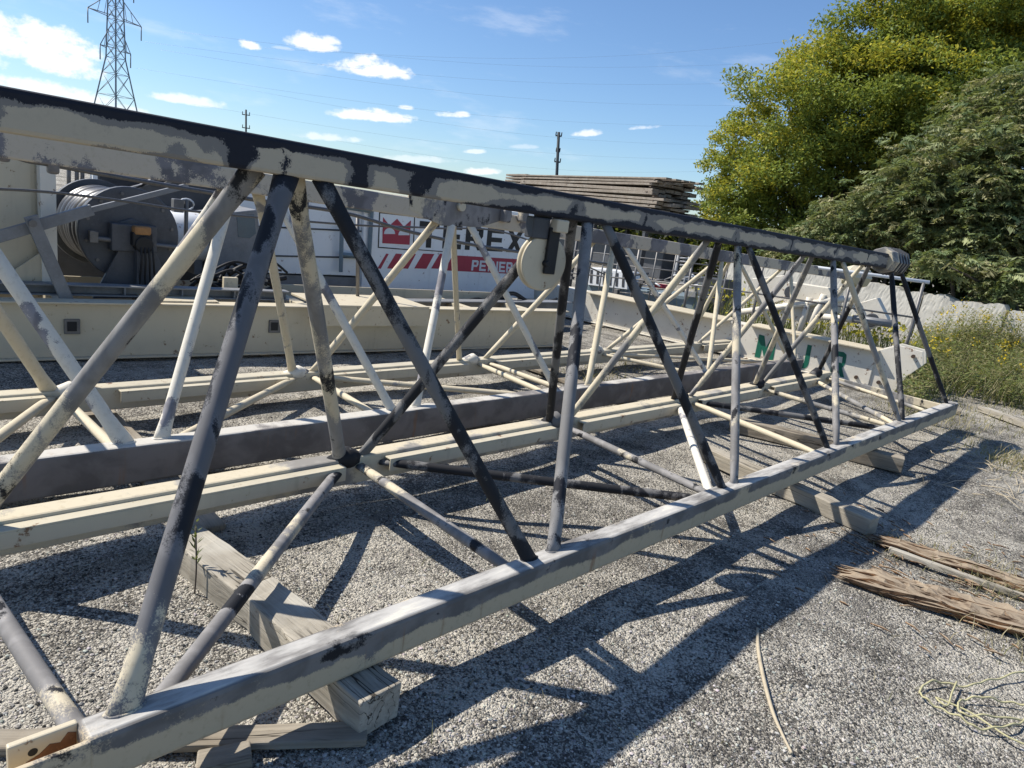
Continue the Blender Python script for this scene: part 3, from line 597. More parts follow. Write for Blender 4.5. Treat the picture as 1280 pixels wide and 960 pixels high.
for k in range(12):
    q = 6.2832*k/12+.2; a = wc+V((.003, math.cos(q)*wr*.86, math.sin(q)*wr*.86)); MB().cyl(a, a+V((.014, 0, 0)), .014, 6).build('flange_bolt', M['steel'], win)
m = MB(); m.cyl(wc+V((.004, 0, 0)), wc+V((.03, 0, 0)), wr*.35, 8); m.box(wc+V((.06, .0, -.02)), (.1, .34, .22)); m.build('bearing_housing', M['drumgrey'], win, .01)
m = MB(); m.prism([wc+V((.05, -.3, -.52)), wc+V((.05, .34, -.52)), wc+V((.05, .16, -.1)), wc+V((.05, -.1, -.1))], (.03, 0, 0)); m.prism([wc+V((.09, .0, -.52)), wc+V((.09, .03, -.52)), wc+V((.09, .03, -.1)), wc+V((.09, .0, -.1))], (.08, 0, 0)); m.build('pedestal', M['drumgrey'], win, .004)
m = MB(); m.box(wc+V((.12, .04, -.02)), (.11, .15, .11)); m.cyl(wc+V((.06, .05, -.06)), wc+V((.19, .05, -.06)), .07); m.build('motor', M['black'], win, .01)
m = MB(); m.box(wc+V((.13, .04, .05)), (.1, .13, .07)); m.build('motor_cap', M['orange'], win, .015)
m = MB()
for q in range(4):
    a = wc+V((.17, .02+q*.03, -.05)); m.tube(smooth([a, a+V((.04, 0, -.12)), a+V((.0, .01*q, -.3)), a+V((-.02, .03*q, -.5))], 5), .008, 6)
m.build('cable', M['black'], win)
m = MB(); m.tube([wc+V((.07, -.3, -.04)), wc+V((.07, .4, -.08))], .02, 8); m.box(wc+V((.07, -.29, -.03)), (.05, .06, .09)); m.build('brake_lever', M['steel'], win, .004)
# far-left cabinet, post and grey struts
cab = thing('tower_cabinet', P(30, 352, x=-6.3), 'tall cream steel cabinet with rounded corner at the far left', 'cabinet')
m = MB(); a = P(0, 190, x=-6.2); b = P(46, 350, x=-6.2); zt_ = P(30, 165, x=-6.2).z
y1 = P(56, 260, x=-6.2).y; pol = [(-6.95, -.6), (-6.2, -.6), (-6.2, y1-.1)]+[(-6.3+.1*math.cos(q), y1-.1+.1*math.sin(q)) for q in np.linspace(.15, 1.57, 6)]+[(-6.95, y1)]
m.prism([(x, y, .49) for x, y in pol], (0, 0, zt_-.49)); m.build('cabinet_body', M['cream'], cab, .004)
m = MB(); ya, yb = P(50, 260, x=-6.12).y, P(70, 260, x=-6.12).y; m.box((-6.15, (ya+yb)/2, (.49+zt_)/2-.06), (.1, yb-ya, zt_-.62)); po = m.build('corner_post', M['creamw'], cab, .006)
m = MB(); m.prism([(-6.12, ya+.02, .49), (-6.12, ya-.3, .49), (-6.12, ya+.02, .75)], (-.02, 0, 0)); m.build('gusset', M['cream'], cab)
m = MB(); a = P(-20, 301, x=-5.95); b = P(115, 262, x=-5.95); c = P(235, 232, x=-5.95)
def flatbar(m, a, b, w_, t): d = (b-a).normalized(); s = V((1, 0, 0)); u = d.cross(s).normalized(); m.hexa([a-u*w_+s*t, a+u*w_+s*t, a+u*w_-s*t, a-u*w_-s*t], [b-u*w_+s*t, b+u*w_+s*t, b+u*w_-s*t, b-u*w_-s*t])
flatbar(m, a, b, .04, .02); flatbar(m, b, c, .02, .015)
lk = thing('linkage', P(38, 285, x=-5.95), 'grey steel linkage bar with a hinged leg in front of the cream cabinet', 'linkage')
m.build('bar', M['greyp'], lk, .004)
m = MB(); flatbar(m, P(38, 270, x=-5.9), P(88, 385, x=-5.9), .042, .016); m.build('leg', M['greyp'], lk, .004)
m = MB(); a = P(40, 279, x=-5.87); m.cyl(a, a+V((.03, 0, 0)), .025); m.build('hinge_pin', M['steel'], lk)
# wire ropes slung over everything
def cable(name, px, x, r, label, mat='ropesteel'):
    p = smooth([P(a, b, x=x) for a, b in px], 8); o = MB().tube([q-p[0] for q in p], r, 8).build(name, M[mat]); o.location = p[0]; return tag(o, label, 'wire rope', 'slack wire ropes')
cable('wire_rope', [(-30, 178), (4, 190), (32, 200), (66, 206), (130, 218), (210, 232), (320, 250), (430, 266), (510, 289), (580, 304), (650, 315), (760, 330)], -4.7, .014, 'thick slack wire rope with clamps running past the winch and the sign')
cable('wire_rope', [(-30, 235), (60, 240), (160, 252), (260, 266), (440, 281), (540, 285), (640, 293), (760, 345)], -4.8, .008, 'thin slack wire rope below the thick one, crossing the drum')
for q, (px, py) in enumerate([(4, 190), (66, 206)]):
    t = thing('rope_clamp', P(px, py, x=-4.7), 'steel clamp block on the thick wire rope, %s' % ('at the left edge' if q == 0 else 'beside the cream post'), 'clamp', 'rope clamps')
    a = P(px, py, x=-4.7); m = MB(); m.box(a, (.07, .055, .1)); m.build('clamp_block', M['steel'], t, .015)
    m = MB(); m.tube([a+V((0, -.02, .05)), a+V((0, -.02, .075)), a+V((0, .02, .075)), a+V((0, .02, .05))], .01, 6); m.build('clamp_bolt', M['wprint'], t)

# ------------------------------------------------------------------ machine house with the printed sign
XS = -7.5
mh = thing('machine_house', P(560, 372, x=XS), 'white crane machine house with a black and red printed sign', 'machine house')
m = xplate([(456, 240), (668, 268), (668, 374), (452, 362)], XS, 1.8); m.build('sign_wall', M['white'], mh, .01)
m = xplate([(300, 232), (453, 247), (449, 345), (300, 340)], XS-.05, 1.7); pw = m.build('panel_wall', M['white'], mh, .006)
m = MB()
for pq in ([(300, 281), (452, 288), (452, 290), (300, 283)], [(300, 318), (450, 321), (450, 323), (300, 320)], [(384, 240), (386, 240), (384, 345), (382, 345)]): m.prism([P(a, b, x=XS-.045) for a, b in pq], (.004, 0, 0))
m.build('panel_seam', M['dgrey'], pw)
m = MB()
for pq in ([(426, 249), (470, 256), (470, 262), (426, 256)], [(426, 249), (432, 250), (430, 345), (424, 345)], [(462, 258), (470, 260), (466, 350), (458, 349)], [(426, 338), (462, 341), (462, 348), (424, 345)]): pass
fr = [((428, 258), (466, 264)), ((428, 258), (426, 340)), ((465, 262), (460, 346)), ((426, 318), (462, 322))]
for a, b in fr: m.tube([P(*a, x=XS+.03), P(*b, x=XS+.03)], .03, 4)
m.sm = [False]*len(m.sm); m.build('door_frame', M['teal'], pw, .004)
m = xplate([(300, 341), (449, 347), (440, 392), (300, 388)], XS-.1, 1.5); m.build('lower_skirt', M['greyp'], mh, .006)
m = xplate([(500, 368), (645, 376), (645, 393), (492, 388)], XS-.02, 1.2); m.build('lower_skirt', M['greyp'], mh, .006)
m = MB()
for q in range(14): a = P(500+q*3.4, 368+q*.2, x=XS+.02); b = P(499+q*3.4, 384+q*.2, x=XS+.02); flatbar(m, a, b, .008, .01)
m.build('cooling_fin', M['black'], mh)
# printing on the wall
SX = XS+.004
def pp(a, b, x=SX): return P(a, b, x=x)
def ink(polys, mat, name, x=SX, parent=None):
    m = MB()
    for pq in polys: m.prism([P(a, b, x=x) for a, b in pq], (-.0035, 0, 0))
    return m.build(name, mat, parent or mh)
def edge(o, w=1.): return o
ink([[(474, 265), (519, 270), (519, 271.4), (474, 266.4)], [(472.4, 308.4), (517, 312), (517, 313.2), (472.4, 309.8)], [(474, 266.4), (475.3, 266.5), (473.7, 308.5), (472.4, 308.4)], [(517.8, 271.4), (519, 271.4), (517.2, 312), (516, 311.9)]], M['ink'], 'emblem_border')
ink([[(479, 271.5), (487, 282), (496.5, 273.5), (505, 283.5), (513.8, 275.5), (512, 306), (478, 304)]], M['red'], 'crown_emblem')
def arc(c, rx, ry, n=8): return [(c[0]-rx*math.cos(math.pi*i/n), c[1]-ry*math.sin(math.pi*i/n)) for i in range(n+1)]
ink([arc((487, 292.5), 7, 7.5), arc((505, 294), 7, 7.5)], M['wprint'], 'crown_window', SX+.003)
# block lettering: strokes on a 0-1 grid
GL_ = {'T': [[(0, .78), (1, .78), (1, 1), (0, 1)], [(.37, 0), (.63, 0), (.63, .78), (.37, .78)]],
       'E': [[(0, 0), (.27, 0), (.27, 1), (0, 1)], [(.27, .79), (1, .79), (1, 1), (.27, 1)], [(.27, .4), (.9, .4), (.9, .6), (.27, .6)], [(.27, 0), (1, 0), (1, .21), (.27, .21)]],
       'R': [[(0, 0), (.27, 0), (.27, 1), (0, 1)], [(.27, .8), (.82, .8), (.95, .93), (.75, 1), (.27, 1)], [(.72, .55), (.98, .6), (.98, .88), (.95, .93), (.72, .8)], [(.27, .38), (.8, .38), (.98, .6), (.72, .55), (.27, .57)], [(.45, .38), (.72, 0), (1, 0), (.76, .38)]],
       'X': [[(0, 0), (.29, 0), (1, 1), (.71, 1)], [(0, 1), (.29, 1), (.5, .705), (.36, .5)], [(.64, .5), (.5, .295), (.71, 0), (1, 0)]],
       'P': [[(0, 0), (.28, 0), (.28, 1), (0, 1)], [(.28, .8), (.82, .8), (.95, .93), (.75, 1), (.28, 1)], [(.72, .55), (.98, .6), (.98, .88), (.95, .93), (.72, .8)], [(.28, .36), (.8, .36), (.98, .6), (.72, .55), (.28, .55)]],
       'I': [[(.3, 0), (.7, 0), (.7, 1), (.3, 1)]],
       'N': [[(0, 0), (.26, 0), (.26, 1), (0, 1)], [(.74, 0), (1, 0), (1, 1), (.74, 1)], [(.26, 1), (.26, .62), (.74, 0), (.74, .38)]],
       'M': [[(0, 0), (.3, 0), (.3, 1), (0, 1)], [(.7, 0), (1, 0), (1, 1), (.7, 1)], [(.3, 1), (.3, .45), (.5, .05), (.5, .5)], [(.5, .5), (.5, .05), (.7, .45), (.7, 1)]],
       'J': [[(.66, .25), (1, .25), (1, 1), (.66, 1)], [(.66, .25), (.5, .2), (.55, 0), (.8, .02), (.96, .12), (1, .25)], [(.5, .2), (.36, .25), (.34, .36), (.02, .36), (.06, .12), (.22, .02), (.55, 0)]]}
def letters(txt, bl, br, tl, tr, n_off, mat, name, parent, gap=.22, widths=None):
    """spread letters over the quadrilateral bl-br-tr-tl"""
    bl, br, tl, tr = map(V, (bl, br, tl, tr)); ws = [(.5 if ch == 'I' else 1) for ch in txt]; tot = sum(ws)+gap*(len(txt)-1); s = 0
    for ch, w_ in zip(txt, ws):
        m = MB()
        for pq in GL_[ch]:
            m.prism([bl.lerp(br, (s+a*w_)/tot).lerp(tl.lerp(tr, (s+a*w_)/tot), b) for a, b in pq], n_off)
        m.build(name, mat, parent); s += w_+gap
letters('TEREX', pp(523, 309), pp(652, 316), pp(525, 276), pp(655, 289), (-.0035, 0, 0), M['ink'], 'sign_letter', mh)
ink([[(521, 271), (600, 279), (600, 280.4), (521, 272.4)], [(521, 311.5), (560, 314.5), (560, 315.5), (521, 312.6)]], M['ink'], 'sign_rule')
st_ = [(474, 480, 10), (486, 497, 10), (505, 517, 10), (520, 537, 10), (542, 553, 10)]
ink([[(a-1, 335.5), (b-2, 336), (b+8, 317.5), (a+10, 317)] for a, b, _ in [(473, 478, 0), (485, 495, 0), (504, 512, 0), (519, 535, 0), (540, 550, 0)]]+[[(556, 338), (662, 343.5), (664, 325), (566, 319)]], M['red'], 'red_stripe')
letters('PEINER', pp(589, 338, SX+.003), pp(640, 341, SX+.003), pp(590.5, 325, SX+.003), pp(641, 328, SX+.003), (-.0035, 0, 0), M['wprint'], 'sign_letter', mh, .18)
# roof and clutter frames beside it
fm = thing('machinery', P(250, 350, x=-8.2), 'dark grey machinery with sloping plates behind the winch', 'machinery')
m = xplate([(168, 236), (236, 200), (300, 206), (300, 300), (250, 300), (200, 262)], -8.0, .05); m.prism([P(a, b, x=-8.6) for a, b in [(120, 215), (300, 215), (300, 330), (120, 330)]], (-.05, 0, 0)); m.build('side_plate', M['dgrey'], fm, .004)
m = xplate([(40, 262), (300, 268), (300, 385), (40, 380)], -7.75, .3); m.build('dark_fill_box', M['dgrey'], fm, .02)  # added dark box, so the gap behind the winch drum reads dark
m = MB()
for a, b in [((168, 236), (236, 200)), ((100, 252), (190, 228)), ((200, 232), (264, 205))]: flatbar(m, P(*a, x=-7.95), P(*b, x=-7.95), .012, .03)
m.build('plate_edge', M['steel'], fm)
m = MB()
for a in (86, 96, 103, 122): m.tube([P(a, 190, x=-8.5), P(a, 250, x=-8.5)], .02, 6)
m.tube([P(70, 203, x=-8.5), P(240, 222, x=-8.5)], .02, 6); m.build('guard_rail', M['steel'], fm)
m = MB(); m.tube([P(125, 214, x=-8.2), P(125, 207, x=-8.2), P(142, 209, x=-8.2), P(142, 216, x=-8.2)], .015, 6); m.build('grab_handle', M['wprint'], fm)
m = xplate([(116, 212), (122, 213), (122, 232), (116, 232)], -8.3, .1); m.build('white_box', M['white'], fm)
tk = thing('tank', P(245, 320, x=-7.3), 'white rounded tank beside the winch drum', 'tank')
a = P(222, 296, x=-7.3); m = MB(); m.tube([a+V((0, q, 0)) for q in (-.35, -.33, 0, .2, .27, .3)], [.1, .24, .25, .25, .2, .02], 24, (0, 0, 1)); m.build('tank_shell', M['white'], tk)
for q in (-.1, .15): MB().box(a+V((0, q, -.27)), (.3, .08, .15)).build('saddle', M['greyp'], tk, .004)
vb = thing('valve_stand', P(233, 258, x=-7.0), 'small valve with a chrome handwheel above the white tank', 'valve')
a = P(233, 258, x=-7.0); m = MB(); m.tube([a+V((0, 0, -.35)), a+V((0, 0, .06))], .02, 8); m.box(a+V((0, -.08, 0)), (.08, .09, .12)); m.build('valve_body', M['steel'], vb, .006)
m = MB(); m.tube([a+V((0, .07*math.cos(q), .02+.05*math.sin(q))) for q in np.linspace(0, 6.28, 13)], .008, 6); m.build('handwheel', M['wprint'], vb)
eb_ = thing('control_box', P(310, 340, x=-6.9), 'grey control box with a glazed door beside the white panel wall', 'control box')
m = xplate([(262, 268), (322, 262), (330, 345), (268, 352)], -7.0, .4); m.build('box_body', M['greyp'], eb_, .01)
m = xplate([(296, 270), (318, 268), (320, 292), (312, 298), (298, 296)], -6.996, .004); m.build('glass_pane', M['glass'], eb_)
hs = thing('hose_bundle', P(290, 355, x=-6.6), 'tangle of black hoses between the winch and the white panels', 'hoses')
m = MB()
for q in range(16):
    x0 = random.uniform(235, 300); x1 = x0+random.uniform(30, 90); yy = random.uniform(335, 362); xx = -6.6+random.uniform(-.25, .2)
    m.tube(smooth([P(x0, yy, x=xx), P((x0*2+x1)/3, yy+random.uniform(-14, 12), x=xx), P((x0+x1*2)/3, yy+random.uniform(-12, 12), x=xx), P(x1, yy+random.uniform(-3, 6), x=xx)], 6), random.choice([.012, .018, .025]), 7)
m.build('hose', M['black'], hs)
m = MB()
for q in range(9):
    x0 = random.uniform(560, 620); yy = random.uniform(372, 384); xx = -6.5+random.uniform(-.2, .1)
    m.tube(smooth([P(x0, yy, x=xx), P(x0+25, yy-8, x=xx), P(x0+50, yy+5, x=xx), P(x0+80, yy, x=xx)], 6), .014, 7)
m.build('cable', M['black'], hs)
# long grey beam behind the girder
gb = thing('grey_beam', gpt(5.2, -1.05, .0), 'long grey steel beam lying behind the cream girder under the sign', 'steel beam')
a, b = P(385, 392, x=-6.35), P(705, 400, x=-6.35)
m = MB(); zz = P(550, 378, x=-6.35).z; m.box(((-6.35), (a.y+b.y)/2, zz-.08), (.02, b.y-a.y, .2)); m.box((-6.35, (a.y+b.y)/2, zz+.02), (.18, b.y-a.y, .015)); m.box((-6.35, (a.y+b.y)/2, zz-.18), (.18, b.y-a.y, .015)); m.box((-6.45, (a.y+b.y)/2, (zz-.19)/2), (.12, b.y-a.y-1, zz-.2)); m.build('web', M['greyp'], gb, .002)
# thin posts with rails on the platform
for q, (px, y0, y1) in enumerate([(447, 268, 375), (328, 282, 350)]):
    t = thing('guard_post', gpx(px, y1, -.4), 'thin grey guard post standing %s the door frame of the machine house' % ('before' if q == 0 else 'left of'), 'post', 'guard posts')
    MB().tube([gpx(px, y0, -.4), gpx(px, y1, -.4)], .018, 8).build('upright', M['steel'], t); MB().box(gpx(px, y1, -.4), (.07, .07, .02)).build('foot', M['steel'], t)

# ------------------------------------------------------------------ beam with green letters, rail, clutter beyond the jib ends
ma = V((-6.69, 8.37, -.1)); mb_ = V((-2.62, 8.97, -.1)); md = (mb_-ma).normalized(); mn = V((md.y, -md.x, 0)); ML = (mb_-ma).length; MR = Matrix.Rotation(math.atan2(md.y, md.x), 3, 'Z')
def mpt(s, n, z): return ma+md*s+mn*n+V((0, 0, z))
def mpx(px, py, n=0.): return P(px, py, pl=(ma+mn*n, mn))
mj = thing('lettered_girder', ma, 'cream box girder with big green letters lying crosswise beyond the jib ends', 'crane part')
ztop = mpx(1060, 432).z+.1; zbt = .135
m = MB(); m.box(mpt(ML/2-.6, -.14, (ztop+zbt)/2), (ML+1.2, .28, ztop-zbt), MR); m.build('box_girder', M['creamw'], mj, .006)
m = MB(); m.box(mpt(ML-.75, -.11, ztop+.011), (1.55, .4, .018), MR); m.box(mpt(1.2, -.1, ztop+.011), (2.2, .5, .018), MR); m.build('top_flange', M['cream'], mj, .003)
m = MB(); m.box(mpt(ML/2-.6, -.13, zbt-.009), (ML+1.1, .36, .016), MR); m.build('bottom_flange', M['creamw'], mj, .003)
def ml(px, py): return mpx(px, py, .004)
off = -mn*.0035
letters('M', ml(943, 446), ml(966, 451), ml(949, 418), ml(971, 424), off, M['green'], 'green_letter', mj)
letters('J', ml(992, 459), ml(1009, 462), ml(999, 428), ml(1015, 432), off, M['green'], 'green_letter', mj)
letters('R', ml(1037, 468), ml(1055, 472), ml(1042, 438), ml(1059, 441), off, M['green'], 'green_letter', mj)
# end bracket plates with bolts
m = MB()
for n_ in (-.02, -.30): m.prism([mpt(ML-.02, n_, .12), mpt(ML+.28, n_, .1), mpt(ML+.34, n_, .3), mpt(ML+.5, n_, ztop-.05), mpt(ML+.46, n_, ztop+.1), mpt(ML+.2, n_, ztop+.12), mpt(ML-.02, n_, ztop)], -mn*.03)
m.build('end_bracket', M['creamw'], mj, .004)
for s, z in ((ML+.38, ztop+.03), (ML+.1, .2), (ML-.15, .2)): a = mpt(s, .0, z); MB().cyl(a-mn*.01, a+mn*.03, .022, 10).build('bolt', M['rustd'], mj)
m = MB(); m.box(mpt(ML+.05, -.15, .3), (.16, .22, .16), MR); m.build('end_roller', M['dgrey'], mj, .02)
for s, lb in ((.4, 'dark timber under the left part of the lettered girder'), (ML-.5, 'dark timber under the right end of the lettered girder')):
    beam('timber_block', mpt(s, -.5, .1), mpt(s, .2, .1), .16, .016, M['timberd'], lb, 'timber', 'timbers under the lettered girder')
beam('plank', mpt(ML-1.75, .28, .1), mpt(ML+1.0, .32, .1), .1, .05, M['timberd'], 'long dark plank on the gravel in front of the lettered girder', 'plank')
# hand rail
hr = thing('hand_rail', mpt(0, -.8, 0), 'long white pipe hand rail standing behind the lettered girder', 'hand rail')
def hpx(px, py): return mpx(px, py, -.8)
rl = [hpx(700, 297), hpx(772, 305), hpx(996, 331), hpx(1162, 353)]
MB().tube(rl, .022, 10).build('top_rail', M['wprint'], hr)
MB().tube([hpx(700, 340), hpx(900, 360), hpx(1150, 398)], .012, 8).build('mid_rail', M['steel'], hr)
for px in (742, 800, 868, 955, 1066, 1155):
    t = hpx(px, 305+(px-772)*.1235); MB().tube([t, V((t.x, t.y, .05))], .02, 8).build('rail_post', M['steel'], hr)
for dy in (14, 26): MB().tube([hpx(700, 297+dy), hpx(900, 319+dy)], .01, 6).build('mid_rail', M['steel'], hr)
for px in (716, 758, 776, 822, 846, 890, 912):
    t = hpx(px, 306+(px-772)*.1235); MB().tube([t, V((t.x, t.y, .2))], .012, 6).build('baluster', M[random.choice(['steel', 'dgrey', 'greyp'])], hr)
# cream machine parts behind the lettered girder
mp_ = thing('crane_bracket', mpt(3.2, -1.3, 0), 'pale cream crane bracket with struts behind the lettered girder', 'crane part')
def q2(px, py, n=-1.3): return mpx(px, py, n)
m = MB()
for pq in ([(985, 352), (1050, 362), (1046, 392), (1002, 404), (975, 392)], [(1062, 382), (1096, 372), (1110, 400), (1088, 412)], [(940, 348), (980, 344), (990, 372), (950, 384)]): m.prism([q2(a, b) for a, b in pq], -mn*.25)
m.build('bracket_plate', M['creamw'], mp_, .01)
m = MB()
for a, b in [((1012, 372), (998, 418)), ((1030, 368), (1010, 415)), ((925, 390), (1070, 372)), ((1020, 395), (1090, 402))]: m.tube([q2(*a, -1.25), q2(*b, -1.25)], .045, 8)
m.build('strut', M['creamw'], mp_)
m = MB()
for a in ((990, 365), (1090, 400)): c = q2(*a, -1.2); m.tube([c, c+mn*.08], .09, 16)
m.build('pin_boss', M['dgrey'], mp_, .01)
m = MB(); m.tube([q2(1066, 398, -.9), q2(1115, 405, -.9)], .05, 14); m.build('shaft', M['greyp'], mp_)
# blue-grey unit and clutter further left
ub = thing('engine_unit', mpt(.2, -1.9, 0), 'blue-grey boxed engine unit standing behind the white rail', 'engine unit')
def q3(px, py, n=-1.9): return mpx(px, py, n)
m = MB(); m.prism([q3(a, b) for a, b in [(722, 352), (872, 372), (872, 412), (722, 398)]], -mn*.9); m.build('casing', M['teal'], ub, .01)
m = MB(); m.prism([q3(a, b, -1.85) for a, b in [(734, 334), (784, 340), (784, 362), (734, 356)]], -mn*.5); lv = m.build('louvre_box', M['white'], ub, .006)
m = MB()
for k in range(6): m.prism([q3(a, b, -1.845) for a, b in [(738+k*8, 337+k), (741+k*8, 337.4+k), (740+k*8, 354+k), (737+k*8, 353.6+k)]], -mn*.004)
m.build('louvre', M['dgrey'], lv)
for k in range(16):
    x0 = random.uniform(770, 880); y0 = random.uniform(340, 372); a = q3(x0, y0, -1.8)
    MB().tube([a, q3(x0+random.uniform(8, 30), y0+random.uniform(-8, 8), -1.75)], random.uniform(.008, .02), 6).build('pipe', M[random.choice(['steel', 'white', 'dgrey'])], ub)
    if k % 2: MB().box(a, (random.uniform(.05, .22), .08, random.uniform(.04, .12)), Matrix.Rotation(random.uniform(-.4, .4), 3, 'Y')).build('fitting', M[random.choice(['steel', 'white', 'dgrey', 'greyp'])], ub, .005)
m = MB(); m.prism([q3(a, b, -1.82) for a, b in [(818, 354), (832, 356), (831, 361), (817, 359)]], -mn*.1); m.build('red_cover', M['red'], ub, .01)
cb = thing('grey_cabinet', mpt(1.0, -2.6, 0), 'tall grey steel cabinet standing right of the engine unit', 'cabinet')
m = MB(); m.prism([q3(a, b, -2.4) for a, b in [(868, 345), (905, 350), (905, 412), (868, 408)]], -mn*.5); m.build('cabinet_body', M['dgrey'], cb, .01)
m = MB(); m.prism([q3(a, b, -2.395) for a, b in [(872, 352), (886, 354), (886, 380), (872, 378)]], -mn*.004); m.build('door', M['greyp'], cb)
fs_ = thing('ladder_frame', mpt(.9, -3.2, 0), 'upright grey ladder frame with many short rungs', 'ladder')
m = MB()
for k in range(9): m.tube([q3(850, 318+k*4.4, -3.0), q3(862, 319+k*4.4, -3.0)], .022, 6)
m.build('rung', M['greyp'], fs_)
m = MB()
for a in (849, 863): b = q3(a, 316, -3.0); m.tube([b, V((b.x, b.y, 0))], .03, 6)
m.build('stile', M['greyp'], fs_)
# post beyond the disc
for q, px in enumerate((722, 732)):
    t = thing('scaffold_pole', mpt(-.4, -1.2, 0), 'thin dark upright scaffold pole %s' % ('just right of the hanging sheave' if q == 0 else 'second one right of the hanging sheave'), 'pole', 'scaffold poles')
    a = mpx(px, 296, -1.2); MB().tube([a, V((a.x, a.y, 0))], .025, 8).build('pole_tube', M['dgrey'], t); m = MB(); m.box(a-V((0, 0, .35)), (.08, .08, .05)); m.box(a-V((0, 0, .7)), (.08, .08, .05)); m.build('coupler', M['steel'], t)

# ------------------------------------------------------------------ lumber stack on a rack
L0 = P(652, 219, z=2.98); L1 = P(824, 223, z=2.98); L2 = P(872, 229, z=2.98); L0.z = L1.z = L2.z = 0
ld_ = (L1-L0).normalized(); le = (L2-L1); ln = V((-ld_.y, ld_.x, 0)); ln = ln if ln.dot(L2-L1) > 0 else -ln; LW = max(1.5, min(4, (L2-L1).dot(ln))); LL = (L1-L0).length
LRm = Matrix.Rotation(math.atan2(ld_.y, ld_.x), 3, 'Z')
ls = thing('lumber_stack', L0.lerp(L1, .5), 'tall stack of weathered timber mats beyond the machine house', 'lumber stack')
lay_i = 0; z = 1.5
while z < 2.93:
    th = random.choice([.08, .1, .115]); m = MB(); s = random.uniform(-.35, .2)
    n = 6; wdt = LW/n
    for k in range(n):
        off_ = random.uniform(-.08, .08); c = L0+ld_*(LL/2+s+off_)+ln*(wdt*(k+.5)); m.box(c+V((0, 0, z+th/2+random.uniform(-.006, .006))), (LL+random.uniform(-.5, .5), wdt*.96, th*random.uniform(.75, 1)), LRm@Matrix.Rotation(random.uniform(-.006, .006), 3, 'Y'))
    m.build('plank_layer', M['plank'], ls, .008)
    for t in (.04, .97): MB().box(L0+ld_*(LL*t+s)+ln*(LW/2)+V((0, 0, z+th+.014)), (.1, LW*1.02, .026), LRm).build('spacer', M['planke'], ls)
    z += th+.03
m = MB()
for k in range(5): m.box(L0+ld_*(LL/2)+ln*(LW*(k+.5)/5)+V((0, 0, z+.03+.004*k)), (LL*1.06, .2, .05), Matrix.Rotation(math.atan2(ld_.y, ld_.x)+random.uniform(-.015, .015), 3, 'Z'))
m.build('loose_plank', M['plank'], ls, .004)
for t in (.03, .35, .66, .97):
    for k in (.05, .95): c = L0+ld_*(LL*t)+ln*(LW*k); MB().box(c+V((0, 0, .68)), (.14, .14, 1.36), LRm).build('rack_post', M['dgrey'], ls)
    MB().box(L0+ld_*(LL*t)+ln*(LW*.5)+V((0, 0, 1.43)), (.16, LW, .12), LRm).build('rack_beam', M['dgrey'], ls)
m = MB(); m.box(L0+ld_*(LL*.5)+ln*(LW*.75)+V((0, 0, .6)), (LL*.95, LW*.4, 1.2), LRm); m.build('rack_void_fill', M['dgrey'], ls, .02)  # added dark box standing in for the black shade under the rack
l2 = thing('lumber_stack', L0-ld_*1.2+ln*.8, 'lower end of a second lumber stack left of the tall one', 'lumber stack')
for k in range(9):
    m = MB()
    for q in range(4): m.box(L0-ld_*(.75+random.uniform(-.12, .12))+ln*(.3+.5*q)+V((0, 0, 3.0-k*.125)), (2.3, .46, .075), LRm@Matrix.Rotation(random.uniform(-.008, .008), 3, 'Y'))
    m.build('plank_layer', M['plank'], l2, .006)
m = MB(); m.box(L0-ld_*.7+ln*1.0+V((0, 0, .85)), (1.9, 1.6, 1.7), LRm); m.build('support_crib', M['dgrey'], l2, .006)

# ------------------------------------------------------------------ concrete block wall
CW0 = V((-9.5, 17.2, 0)); CW1 = V((1.5, 17.2, 0))
bl = 1.55; k = 0; x = -9.0
while x < 2.5:
    ttop = .97-.016*(x+6); o0 = V((x+bl/2, 17.2, 0))
    lbls = ['pale rough-topped concrete block in the wall, %s' % t for t in ('hidden behind the engine unit', 'behind the crane bracket', 'behind the left end of the lettered girder', 'behind the right end of the lettered girder', 'just right of the hand rail end', 'behind the yellow flowers', 'at the right edge above the weeds', 'beyond the right edge')]
    nx, nz = 44, 12; vs = []; rnd = random.Random(40+k)
    prof = [rnd.gauss(0, .009)+.022*math.sin(i*.45+k)+.03*math.sin(i*.17+2.3*k) for i in range(nx+1)]; prof[0] -= .07; prof[-1] -= .07; prof[1] -= .03; prof[-2] -= .03
    mb = MB()
    for side in (0, 1):
        for i in range(nx+1):
            for j in range(nz+1):
                t = j/nz; zz = (ttop+prof[i])*t; yy = (-.3 if side == 0 else .3)*(1-.25*t)+rnd.gauss(0, .0025)
                vs.append((i/nx*(bl-.03)-bl/2+.015, yy, zz))
    q = (nx+1)*(nz+1); fs = []
    def vi(s_, i, j): return s_*q+i*(nz+1)+j
    for i in range(nx):
        for j in range(nz): fs += [(vi(0, i, j), vi(0, i+1, j), vi(0, i+1, j+1), vi(0, i, j+1)), (vi(1, i, j), vi(1, i, j+1), vi(1, i+1, j+1), vi(1, i+1, j))]
        fs.append((vi(0, i, nz), vi(0, i+1, nz), vi(1, i+1, nz), vi(1, i, nz)))
    for j in range(nz): fs += [(vi(0, 0, j), vi(0, 0, j+1), vi(1, 0, j+1), vi(1, 0, j)), (vi(0, nx, j), vi(1, nx, j), vi(1, nx, j+1), vi(0, nx, j+1))]
    o = mb.add(vs, fs).build('concrete_block', M['concrete']); o.location = o0; tag(o, lbls[min(k, 7)], 'concrete block', 'concrete blocks of the wall'); k += 1; x += bl

